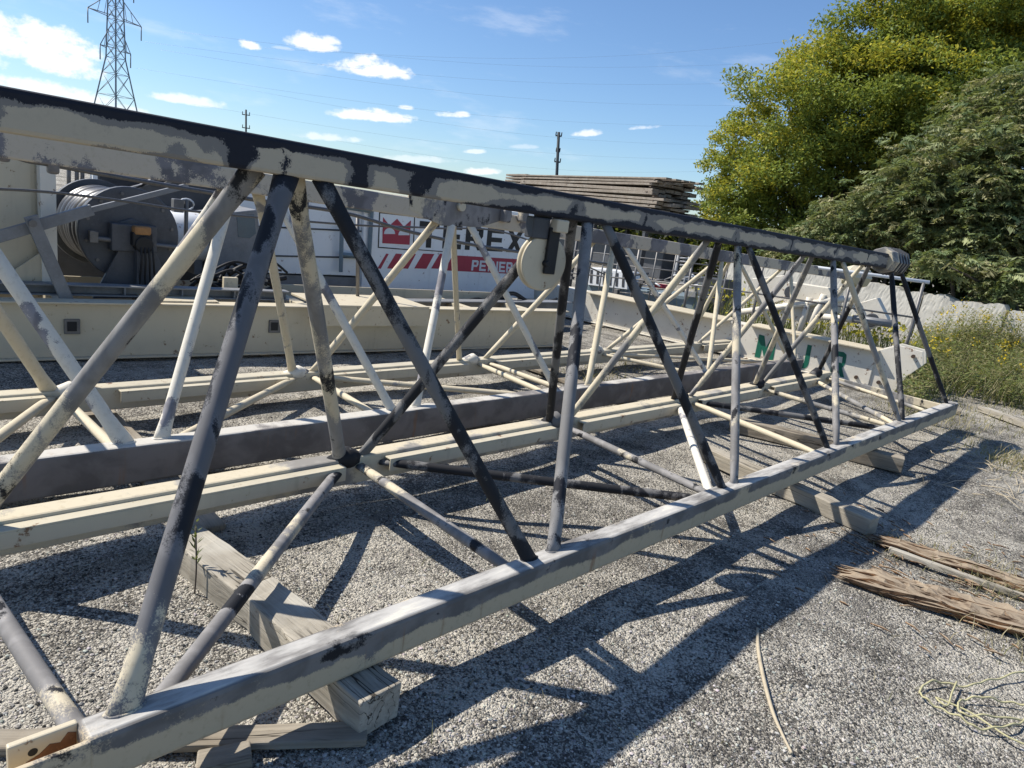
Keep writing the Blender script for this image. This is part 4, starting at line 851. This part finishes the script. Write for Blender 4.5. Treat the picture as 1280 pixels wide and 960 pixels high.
# ------------------------------------------------------------------ vegetation
def rot_frames(n, tilt=1.0):
    d = rng.normal(0, 1, (n, 3)); d[:, 2] = d[:, 2]*.6-.25*tilt; d /= np.linalg.norm(d, axis=1)[:, None]
    u = rng.normal(0, 1, (n, 3)); u[:, 2] += 1.5; u -= d*(u*d).sum(1)[:, None]; u /= np.linalg.norm(u, axis=1)[:, None]
    return d, np.cross(d, u), u
def clump_points(clumps, n, shell=.55):
    w_ = np.array([c[1]**2 for c in clumps]); idx = rng.choice(len(clumps), n, p=w_/w_.sum())
    c = np.array([list(k[0]) for k in clumps])[idx]; r = np.array([k[1] for k in clumps])[idx]
    d = rng.normal(0, 1, (n, 3)); d /= np.linalg.norm(d, axis=1)[:, None]
    lump = 1+.16*np.sin(d[:, 0]*7+idx)+.14*np.sin(d[:, 1]*9+2*idx)+.12*np.sin(d[:, 2]*8+3*idx)
    rad = r*lump*(1-(1-shell)*rng.random(n)**1.6)*(1+.07*rng.normal(0, 1, n))
    return c+d*rad[:, None]*np.array([1, 1, .85]), idx, d
def leaves(pos, size, cols, aspect=.45):
    n = len(pos); d, s, u = rot_frames(n); L = size*rng.uniform(.6, 1.35, n)[:, None]
    a = pos-d*L*.5; b = pos+s*L*aspect*.5-u*L*.06; c = pos+d*L*.5-np.array([0, 0, .12])*L; e = pos-s*L*aspect*.5-u*L*.06
    v = np.stack([a, b, c, e], 1).reshape(-1, 3); f = np.arange(4*n).reshape(n, 4)
    return v, f, np.repeat(cols, 4, 0)
def tree(name, loc, label, cat, clumps, n, size, pal, yel=None, group=None):
    t = thing(name, loc, label, cat, group); lo_ = np.array(loc)
    ns = 34*len(clumps); sp_, si, sd_ = clump_points(clumps, ns, .5); rr_ = np.array([k[1] for k in clumps])[si]*rng.uniform(.16, .34, ns)
    pk = rng.choice(ns, n, p=rr_**2/np.sum(rr_**2)); dd = rng.normal(0, 1, (n, 3)); dd /= np.linalg.norm(dd, axis=1)[:, None]
    pos = sp_[pk]+dd*(rr_[pk]*rng.random(n)**.45)[:, None]*np.array([1.15, 1.15, .7]); idx = pk; d = sd_[pk]
    base = np.array(pal)[rng.integers(0, len(pal), n)]*rng.uniform(.75, 1.3, n)[:, None]
    if yel:
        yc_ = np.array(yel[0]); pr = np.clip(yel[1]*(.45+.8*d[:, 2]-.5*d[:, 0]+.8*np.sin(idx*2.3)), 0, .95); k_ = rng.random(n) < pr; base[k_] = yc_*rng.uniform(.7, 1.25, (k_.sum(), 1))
    v, f, c = leaves(pos, size, base); np_mesh('crown', v-lo_, f, M['leaf'], c, t)
    m = MB(); L = V(loc); mid = L+V((0, 0, 1.8)); m.tube(smooth([L, L+V((.1, .05, 1)), mid], 4), [.26, .25, .24, .23, .22, .21, .2, .19, .18], 10)
    for cc, r in clumps[::2]:
        e = V(cc); h_ = mid.lerp(e, .5)+V((random.uniform(-.4, .4), random.uniform(-.4, .4), .3)); m.tube(smooth([mid, h_, e], 5), [.13, .12, .11, .1, .085, .07, .06, .05, .04, .03, .02], 7)
    m.build('trunk', M['bark'], t); return t
def cl(lst, d, dj=1.2): return [(P(a, b, d=d+random.uniform(-dj, dj)), r*d/FOC) for a, b, r in lst]
PAL = [(.22, .265, .05), (.165, .225, .05), (.25, .28, .055), (.135, .195, .05)]
c1 = cl([(930, 235, 48), (905, 262, 36), (955, 180, 52), (938, 168, 32), (985, 125, 60), (1030, 98, 42), (1080, 75, 54), (1120, 45, 62), (1185, 30, 60), (1250, 25, 56), (1310, 60, 70), (1060, 140, 75), (1140, 120, 75), (1210, 100, 70), (1000, 200, 65), (1060, 215, 62), (960, 270, 52), (1010, 270, 55), (1110, 200, 60), (890, 290, 30), (895, 225, 34), (962, 128, 26), (885, 262, 26), (905, 185, 34), (935, 140, 22), (992, 92, 28), (1052, 55, 28), (1092, 28, 30), (935, 200, 40), (918, 240, 36), (940, 270, 36), (1120, 12, 34), (1150, -10, 40), (1230, -15, 44)], 25)
base1 = P(1010, 345, d=25.5); base1.z = 0
tree('broadleaf_tree', base1, 'large yellow-green broadleaf tree rising behind the lumber stack', 'tree', c1, 235000, .116, PAL, ((.46, .41, .045), .42))
c2 = cl([(1270, 60, 60), (1290, 120, 60), (1220, 60, 50), (1320, 20, 60), (1100, 250, 60), (1050, 255, 50), (1160, 200, 60), (1000, 320, 45), (940, 325, 40)], 28, .6)
base2 = P(1250, 330, d=29); base2.z = 0
tree('broadleaf_tree', base2, 'dark green broadleaf tree at the right edge behind the yellow-green one', 'tree', c2, 42000, .15, [(.045, .08, .025), (.06, .1, .03)])
# sumac: drooping compound leaves
def fronds(pos, out, length, pal):
    n = len(pos); K = 9; vs = []; cs = []
    az = out.copy(); az[:, 2] = 0; az /= np.linalg.norm(az, axis=1)[:, None]+1e-6; th = rng.normal(0, .9, n)
    ca, sa = np.cos(th), np.sin(th); dx = az[:, 0]*ca-az[:, 1]*sa; dy = az[:, 0]*sa+az[:, 1]*ca
    d = np.stack([dx, dy, np.zeros(n)], 1); s = np.stack([-dy, dx, rng.normal(0, .55, n)], 1); s /= np.linalg.norm(s, axis=1)[:, None]; L = length*rng.uniform(.6, 1.25, n)[:, None]
    base = np.array(pal)[rng.integers(0, len(pal), n)]*rng.uniform(.7, 1.35, n)[:, None]; dr = rng.uniform(.25, 1.1, n)[:, None]; up = np.array([0, 0, 1.])
    for k in range(K):
        t = (k+.6)/K; p = pos+d*L*t*(1-.25*t*dr)+up*L*(.18*t-dr*t*t*.85)
        for sg in (-1, 1):
            ll = L*.30*math.sin(math.pi*min(.95, t*.8+.18)); tip = p+s*sg*ll+d*ll*.45-up*ll*.45
            wv = d*L*.062
            midp = (p+tip)/2
            tip = tip+rng.normal(0, .028, (n, 3)); wv = wv+rng.normal(0, .008, (n, 3)); vs.append(np.stack([p, midp+wv, tip, midp-wv], 1)); cs.append(base*rng.uniform(.85, 1.15, (n, 1)))
    v = np.concatenate(vs, 0).reshape(-1, 3); c = np.repeat(np.concatenate(cs, 0), 4, 0)
    return v, np.arange(len(v)).reshape(-1, 4), c
def sumac(loc, label, clumps, n, pal, length=.62):
    t = thing('sumac_tree', loc, label, 'tree', 'sumac trees behind the wall'); pos, idx, d = clump_points(clumps, n, .45)
    v, f, c = fronds(pos, d, length, pal); np_mesh('crown', v-np.array(loc), f, M['frond'], c, t)
    m = MB(); L = V(loc)
    for cc, r in clumps:
        e = V(cc); s0 = L+V((random.uniform(-.5, .5), random.uniform(-.3, .3), 0)); m.tube(smooth([s0, s0.lerp(e, .45)+V((random.uniform(-.3, .3), 0, .35)), e], 5), [.055, .05, .048, .045, .04, .036, .032, .028, .022, .016, .01], 6)
    m.build('trunk', M['bark'], t)
SP = [(.18, .215, .095), (.145, .185, .08), (.23, .25, .12), (.105, .145, .065), (.3, .285, .15)]
s1 = cl([(1240, 165, 52), (1290, 130, 50), (1190, 205, 50), (1255, 225, 58), (1200, 262, 50), (1290, 280, 60), (1240, 305, 46), (1150, 235, 40), (1300, 200, 60)], 20, .8)
b1 = P(1235, 390, d=20); b1.z = 0
sumac(b1, 'bushy sumac with drooping grey-green leaves at the right edge', s1, 5200, SP, .42)
s2 = cl([(1120, 262, 44), (1065, 285, 40), (1020, 305, 30), (1150, 290, 40), (1105, 305, 34), (985, 312, 24), (1060, 312, 26)], 20.5, .7)
b2_ = P(1090, 385, d=20.5); b2_.z = 0
sumac(b2_, 'lower sumac with dark hollow under it, left of the right-edge sumac', s2, 3600, SP, .38)
s3 = cl([(1270, 345, 24), (1250, 362, 18), (1180, 330, 20)], 17.8, .3); b3 = P(1280, 392, d=18.2); b3.z = 0
sumac(b3, 'small low sumac leaning over the wall at the right', s3, 420, SP, .4)
# dark undergrowth behind the wall and rack
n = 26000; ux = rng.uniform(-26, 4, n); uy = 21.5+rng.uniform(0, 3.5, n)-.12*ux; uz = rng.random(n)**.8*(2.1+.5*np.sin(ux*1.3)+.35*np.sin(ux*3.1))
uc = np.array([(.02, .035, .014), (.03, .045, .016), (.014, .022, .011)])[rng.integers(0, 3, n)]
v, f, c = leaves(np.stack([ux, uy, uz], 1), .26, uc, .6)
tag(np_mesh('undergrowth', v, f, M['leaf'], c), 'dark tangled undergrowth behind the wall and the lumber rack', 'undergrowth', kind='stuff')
# weeds and goldenrod in front of the wall
def blades(x, y, h, wd_, lean, cols, seg=3):
    n = len(x); az = rng.uniform(0, 6.283, n); dx, dy = np.cos(az), np.sin(az); vs = []
    for i in range(seg+1):
        t = i/seg; ww = wd_*(1-t*.85); px_ = x+dx*lean*h*t*t; py_ = y+dy*lean*h*t*t; pz = h*t*(1-.25*lean*t)
        vs += [np.stack([px_-dy*ww, py_+dx*ww, pz], 1), np.stack([px_+dy*ww, py_-dx*ww, pz], 1)]
    v = np.stack(vs, 1); k = (seg+1)*2; b = (np.arange(n)*k)[:, None]
    f = np.concatenate([b+np.array([[2*i, 2*i+1, 2*i+3, 2*i+2]]) for i in range(seg)], 0)
    return v.reshape(-1, 3), f, np.repeat(cols, k, 0)
def patch(poly_px, n, z=0):   # scatter over a ground polygon
    pts = np.array([[*P(a, b, z=0)[:2]] for a, b in poly_px]); lo2, hi2 = pts.min(0), pts.max(0); out = []
    while len(out) < n:
        q = rng.uniform(lo2, hi2, (4000, 2)); ins = np.zeros(len(q), bool); j = len(pts)-1
        for i in range(len(pts)):
            a, b = pts[i], pts[j]; cnd = ((a[1] > q[:, 1]) != (b[1] > q[:, 1])) & (q[:, 0] < (b[0]-a[0])*(q[:, 1]-a[1])/(b[1]-a[1]+1e-9)+a[0]); ins ^= cnd; j = i
        out += list(q[ins])
    return np.array(out[:n])
WP = np.array([(.16, .18, .06), (.12, .15, .05), (.23, .21, .1), (.3, .26, .15)])
zone = [(1125, 520), (1150, 508), (1205, 498), (1300, 520), (1340, 470), (1300, 440), (1200, 432), (1150, 432), (1122, 462)]
vv, ff, cc = [], [], []; nv = 0
def addm(v, f, c):
    global nv
    vv.append(v); ff.append(f+nv); cc.append(c); nv += len(v)
q = patch(zone, 5200); hh = rng.uniform(.2, .46, len(q))*np.clip((q[:, 1]-8.2)/2.5, .35, 1.0)
addm(*blades(q[:, 0], q[:, 1], hh, .006, .5, WP[rng.integers(0, 4, len(q))]))
q = patch(zone, 1500)
yel = []
for (sx, sy) in q:
    back = min(1, max(0, (sy-9)/4)); h_ = (.26+.2*back)*random.uniform(.75, 1.25); nl = 16
    tz = rng.uniform(.12, 1, nl)*h_; an = rng.uniform(0, 6.28, nl); le_ = rng.uniform(.06, .13, nl); lx = sx+rng.normal(0, .015); ly = sy
    d3 = np.stack([np.cos(an), np.sin(an), rng.uniform(-.3, .5, nl)], 1)*le_[:, None]; p0 = np.stack([np.full(nl, lx), np.full(nl, ly), tz], 1); sd = np.stack([-np.sin(an), np.cos(an), np.zeros(nl)], 1)*.011
    v = np.stack([p0, p0+d3*.5+sd, p0+d3, p0+d3*.5-sd], 1).reshape(-1, 3); addm(v, np.arange(4*nl).reshape(nl, 4), np.repeat(WP[rng.integers(0, 3, nl)]*rng.uniform(.8, 1.3, (nl, 1)), 4, 0))
    if back > .5 and random.random() < .03: yel.append((lx, ly, h_))
tz_ = [(1165, 470), (1200, 455), (1300, 460), (1300, 440), (1200, 438), (1150, 450)]
cen = patch(tz_, 26)
for (ax_, ay_) in cen:
    for _ in range(random.randint(5, 13)):
        sx, sy = ax_+random.gauss(0, .16), ay_+random.gauss(0, .16); h_ = random.uniform(.55, .95); nl = 30
        addm(*blades(np.array([sx]), np.array([sy]), np.array([h_]), .006, .15, WP[[2]]))
        tz = rng.uniform(.15, 1, nl)*h_; an = rng.uniform(0, 6.28, nl); le_ = rng.uniform(.07, .14, nl)*(1.15-tz/h_*.6)
        d3 = np.stack([np.cos(an), np.sin(an), rng.uniform(-.2, .7, nl)], 1)*le_[:, None]; p0 = np.stack([np.full(nl, sx), np.full(nl, sy), tz], 1); sd = np.stack([-np.sin(an), np.cos(an), np.zeros(nl)], 1)*.013
        v = np.stack([p0, p0+d3*.5+sd, p0+d3, p0+d3*.5-sd], 1).reshape(-1, 3); addm(v, np.arange(4*nl).reshape(nl, 4), np.repeat(WP[rng.integers(0, 4, nl)]*rng.uniform(.8, 1.35, (nl, 1)), 4, 0))
        if random.random() < .10: yel.append((sx, sy, h_))
tag(np_mesh('weeds', np.concatenate(vv), np.concatenate(ff), M['weed'], np.concatenate(cc)), 'tall green weeds and grass in front of the concrete wall', 'weeds', kind='stuff')
fv, ff_ = [], []
yl = np.array(yel); nfl = 26
pos = np.repeat(yl, nfl, 0)+rng.normal(0, 1, (len(yl)*nfl, 3))*np.array([.035, .035, .045])
v, f, c = leaves(pos, .028, np.tile(np.array([[.55, .40, .02]]), (len(pos), 1))*rng.uniform(.7, 1.2, (len(pos), 1)), .9)
tag(np_mesh('goldenrod_flowers', v, f, M['weed'], c), 'yellow goldenrod flower heads on the weeds by the wall', 'flowers', kind='stuff')
# goldenrod behind the crane bracket, and dry grass tufts on the gravel
vv, ff, cc = [], [], []; nv = 0
for (px, py, n_, hm) in [(1085, 440, 260, .5), (960, 420, 160, .7), (1000, 430, 160, .6), (905, 400, 120, .6)]:
    c0 = mpx(px, py, -2.3); x = c0.x+rng.normal(0, .4, n_); y = c0.y+rng.normal(0, .4, n_)
    addm(*blades(x, y, rng.uniform(.5, 1.1, n_)*hm*1.4, .01, .4, WP[rng.integers(0, 3, n_)]))
    k_ = n_; pos = np.stack([c0.x+rng.normal(0, .35, k_), c0.y+rng.normal(0, .35, k_), rng.uniform(.5, 1.0, k_)*hm*1.3], 1); addm(*leaves(pos, .07, np.tile(np.array([[.42, .36, .03]]), (k_, 1)), .7))
tag(np_mesh('weeds', np.concatenate(vv), np.concatenate(ff), M['weed'], np.concatenate(cc)), 'yellow-flowering weeds growing behind the lettered girder', 'weeds', kind='stuff')
vv, ff, cc = [], [], []; nv = 0
DG = np.array([(.32, .27, .15), (.24, .21, .11), (.16, .16, .06), (.4, .35, .22)])
for (px, py, n_, sp, hm) in [(1270, 580, 420, .22, .09), (1195, 545, 300, .35, .06), (1165, 520, 420, .35, .09), (1240, 520, 420, .5, .08), (1265, 730, 160, .12, .07), (1235, 735, 120, .1, .06), (1180, 700, 120, .15, .05), (1130, 690, 60, .08, .05), (1275, 800, 130, .15, .07), (740, 470, 160, .22, .08), (770, 455, 160, .25, .08), (1210, 690, 70, .2, .03), (1220, 620, 90, .4, .03)]:
    c0 = P(px, py, z=0); x = c0.x+rng.normal(0, sp, n_); y = c0.y+rng.normal(0, sp, n_)
    addm(*blades(x, y, rng.uniform(.4, 1.3, n_)*hm, .0022+.002*(hm > .07), 1.0, DG[rng.integers(0, 4, n_)]))
tag(np_mesh('dry_grass', np.concatenate(vv), np.concatenate(ff), M['weed'], np.concatenate(cc)), 'thin dry grass tufts on the edge of the gravel', 'grass', kind='stuff')
# twigs in the shade at the far end of the jib
m = MB()
for _ in range(70):
    c = V((random.gauss(-.75, .25), random.gauss(6.6, .5), .012)); a = random.uniform(0, 6.28); L = random.uniform(.08, .3); d = V((math.cos(a), math.sin(a), random.uniform(-.02, .2)))*L
    m.tube([c, c+d*.5+V((0, 0, .015)), c+d], [.003, .003, .0015], 4)
tag(m.build('twigs', M['stick']), 'dry twigs strewn on the gravel beside the far end of the front chord', 'twigs', kind='stuff')
vv, ff, cc = [], [], []; nv = 0
n_ = 420; a_ = rng.uniform(-.6, .75, n_); r2_ = np.exp(rng.uniform(math.log(1.4), math.log(9), n_)); x = -r2_*np.sin(a_+.35); y = r2_*np.cos(a_+.35)
addm(*blades(x, y, rng.uniform(.015, .05, n_), .0014, 1.3, DG[rng.integers(0, 4, n_)]))
tag(np_mesh('chaff', np.concatenate(vv), np.concatenate(ff), M['weed'], np.concatenate(cc)), 'stray bits of dry straw lying all over the gravel', 'straw', kind='stuff')
# small weed by the white timber
wb = P(243, 745, z=0); wt = thing('weed_sprig', wb, 'single green weed sprig standing against the whitish timber', 'weed')
MB().tube(smooth([wb, wb+V((.01, 0, .12)), wb+V((-.005, 0, .27))], 4), .003, 5).build('stem', M['bark'], wt)
nl = 22; tz = rng.uniform(.12, .3, nl); an = rng.uniform(0, 6.28, nl); le_ = rng.uniform(.03, .05, nl)
d3 = np.stack([np.cos(an)*.6, np.sin(an)*.6, rng.uniform(.3, .9, nl)], 1)*le_[:, None]; p0 = np.stack([np.zeros(nl), np.zeros(nl), tz], 1); sd = np.stack([-np.sin(an), np.cos(an), np.zeros(nl)], 1)*.005
v = np.stack([p0, p0+d3*.5+sd, p0+d3, p0+d3*.5-sd], 1).reshape(-1, 3); np_mesh('leaf_tuft', v, np.arange(4*nl).reshape(nl, 4), M['weed'], np.tile(np.array([[.09, .11, .045]]), (4*nl, 1)), wt)

# ------------------------------------------------------------------ pylon, poles, wires
TD = 110.
pc0 = P(145, 200, d=TD); pc0.z = 0
py_ = thing('transmission_pylon', pc0, 'tall grey lattice transmission pylon in the distance at the left', 'pylon')
s_ = TD/FOC*1.15; th = .55
def wid(z): return 30*s_*(1-z/(78*s_)) if z < 78*s_*.0 else 0
def pxz(dy): return dy*s_
base_h = 208-0
# heights from picture: bottom of taper ~ y=80, arms at y=65 and y=20
hz = lambda py: (P(145, py, pl=(pc0, V((0, 0, 1)).cross(R_).cross(V((0, 0, 1))))) if False else P(145, py, d=TD)).z
legs = [(0., hz(200)-.5), (0, hz(70)), (0, hz(-60)), (0, hz(-130))]
za, zb_, zc_, zd_ = 0., hz(72), hz(-70), hz(-130)
ha = lambda z: (24 - (24-6.4)*min(1, (z)/zb_))*TD/FOC if z < zb_ else (6.4-(z-zb_)/(zd_-zb_)*3.6)*TD/FOC
yr = Matrix.Rotation(math.radians(-62), 3, 'Z')
m = MB(); zs = [0]; 
while zs[-1] < zd_: zs.append(zs[-1]+max(1.5, 1.7*ha(zs[-1])))
def corner(z, k): h_ = ha(z)*.95; return pc0+yr@V(((-1, 1, 1, -1)[k]*h_, (-1, -1, 1, 1)[k]*h_, 0))+V((0, 0, z))
for k in range(4):
    m.tube([corner(z_, k) for z_ in zs], .085, 4)
m.build('leg', M['pylon'], py_)
m = MB()
for a, b in zip(zs[:-1], zs[1:]):
    for k in range(4):
        m.tube([corner(a, k), corner(b, (k+1) % 4)], .036, 3); m.tube([corner(b, k), corner(a, (k+1) % 4)], .036, 3); m.tube([corner(b, k), corner(b, (k+1) % 4)], .036, 3)
m.build('lattice_bracing', M['pylon'], py_)
ends = []
for py2, half in ((61, 15), (20, 26), (-28, 18)):
    z_ = hz(py2); m = MB()
    for sg in (-1, 1):
        e = pc0+yr@V((sg*half*TD/FOC*1.25, 0, 0))+V((0, 0, z_)); h_ = ha(z_)
        for q in (-1, 1): m.tube([pc0+yr@V((sg*h_, q*h_, 0))+V((0, 0, z_)), e], .06, 3)
        m.tube([pc0+yr@V((sg*h_, 0, 0))+V((0, 0, z_+2.6)), e], .06, 3)
        for t in (.3, .6): m.tube([pc0+yr@V((sg*(h_+(half*TD/FOC*1.25-h_)*t), 0, 0))+V((0, 0, z_)), pc0+yr@V((sg*(h_+(half*TD/FOC*1.25-h_)*(t-.12)), 0, 0))+V((0, 0, z_+2.6*(1-t+.12)))], .04, 3)
        ends.append(e)
        o = m.build('cross_arm', M['pylon'], py_); MB().tube([e, e-V((0, 0, 1.7))], .07, 4).build('insulator', M['pylon'], o); m = MB()
# conductors run right, past the yard
wd_ = V((.86, .5, 0)).normalized()
wires = [((225, 40), (930, 80)), ((180, 52), (930, 104)), ((200, 62), (930, 132)), ((170, 85), (930, 158)), ((300, 110), (930, 182)), ((240, 130), (930, 200)), ((330, 60), (1000, 50)), ((420, 176), (930, 212))]
for i, (a, b) in enumerate(wires):
    A = P(a[0], a[1], d=TD+8); Bp = P(b[0], b[1], d=150); p = [A.lerp(Bp, t)-V((0, 0, 2.2*math.sin(math.pi*t))) for t in np.linspace(0, 1, 14)]
    o = MB().tube([q_-p[0] for q_ in p], .011, 3).build('power_line', M['pylon']); o.location = p[0]; tag(o, 'thin power line crossing the sky between pylon and trees, %s counted from the top' % ['second', 'third', 'fourth', 'fifth', 'sixth', 'seventh', 'first', 'lowest'][i], 'power line', 'power lines in the sky')
def pole(px, pt, pb_, d, r, lean, lbl, arms):
    a = P(px, pt, d=d); b = P(pb_[0], pb_[1], d=d); dr_ = (a-b).normalized(); foot = a-dr_*((a.z+.3)/dr_.z); foot = foot
    t = thing('utility_pole', V((foot.x, foot.y, 0)), lbl, 'utility pole', 'dark utility poles')
    MB().tube([foot, a], [r*1.2, r], 8).build('shaft', M['poleblue'], t)
    for q in arms:
        c = a-dr_*q; m = MB(); dd = V((.75, .66, 0)); m.tube([c-dd*arms[q], c+dd*arms[q]], r*.55, 5); m.build('cross_arm', M['poleblue'], t)
        m = MB()
        for e in (-1, 1): m.tube([c+dd*arms[q]*e*.9, c+dd*arms[q]*e*.9+V((0, 0, .3))], r*.4, 5)
        m.build('insulator', M['poleblue'], t)
pole(307.5, 137, (307.5, 166), 80, .09, 0, 'distant dark utility pole with two short crossarms above the left part of the jib', {.5: .4, 1.75: .4})
pole(698.5, 165, (696, 218), 60, .115, 0, 'nearer dark bare utility pole standing behind the lumber stack', {.3: .25, 1.5: .16, 2.3: .25})
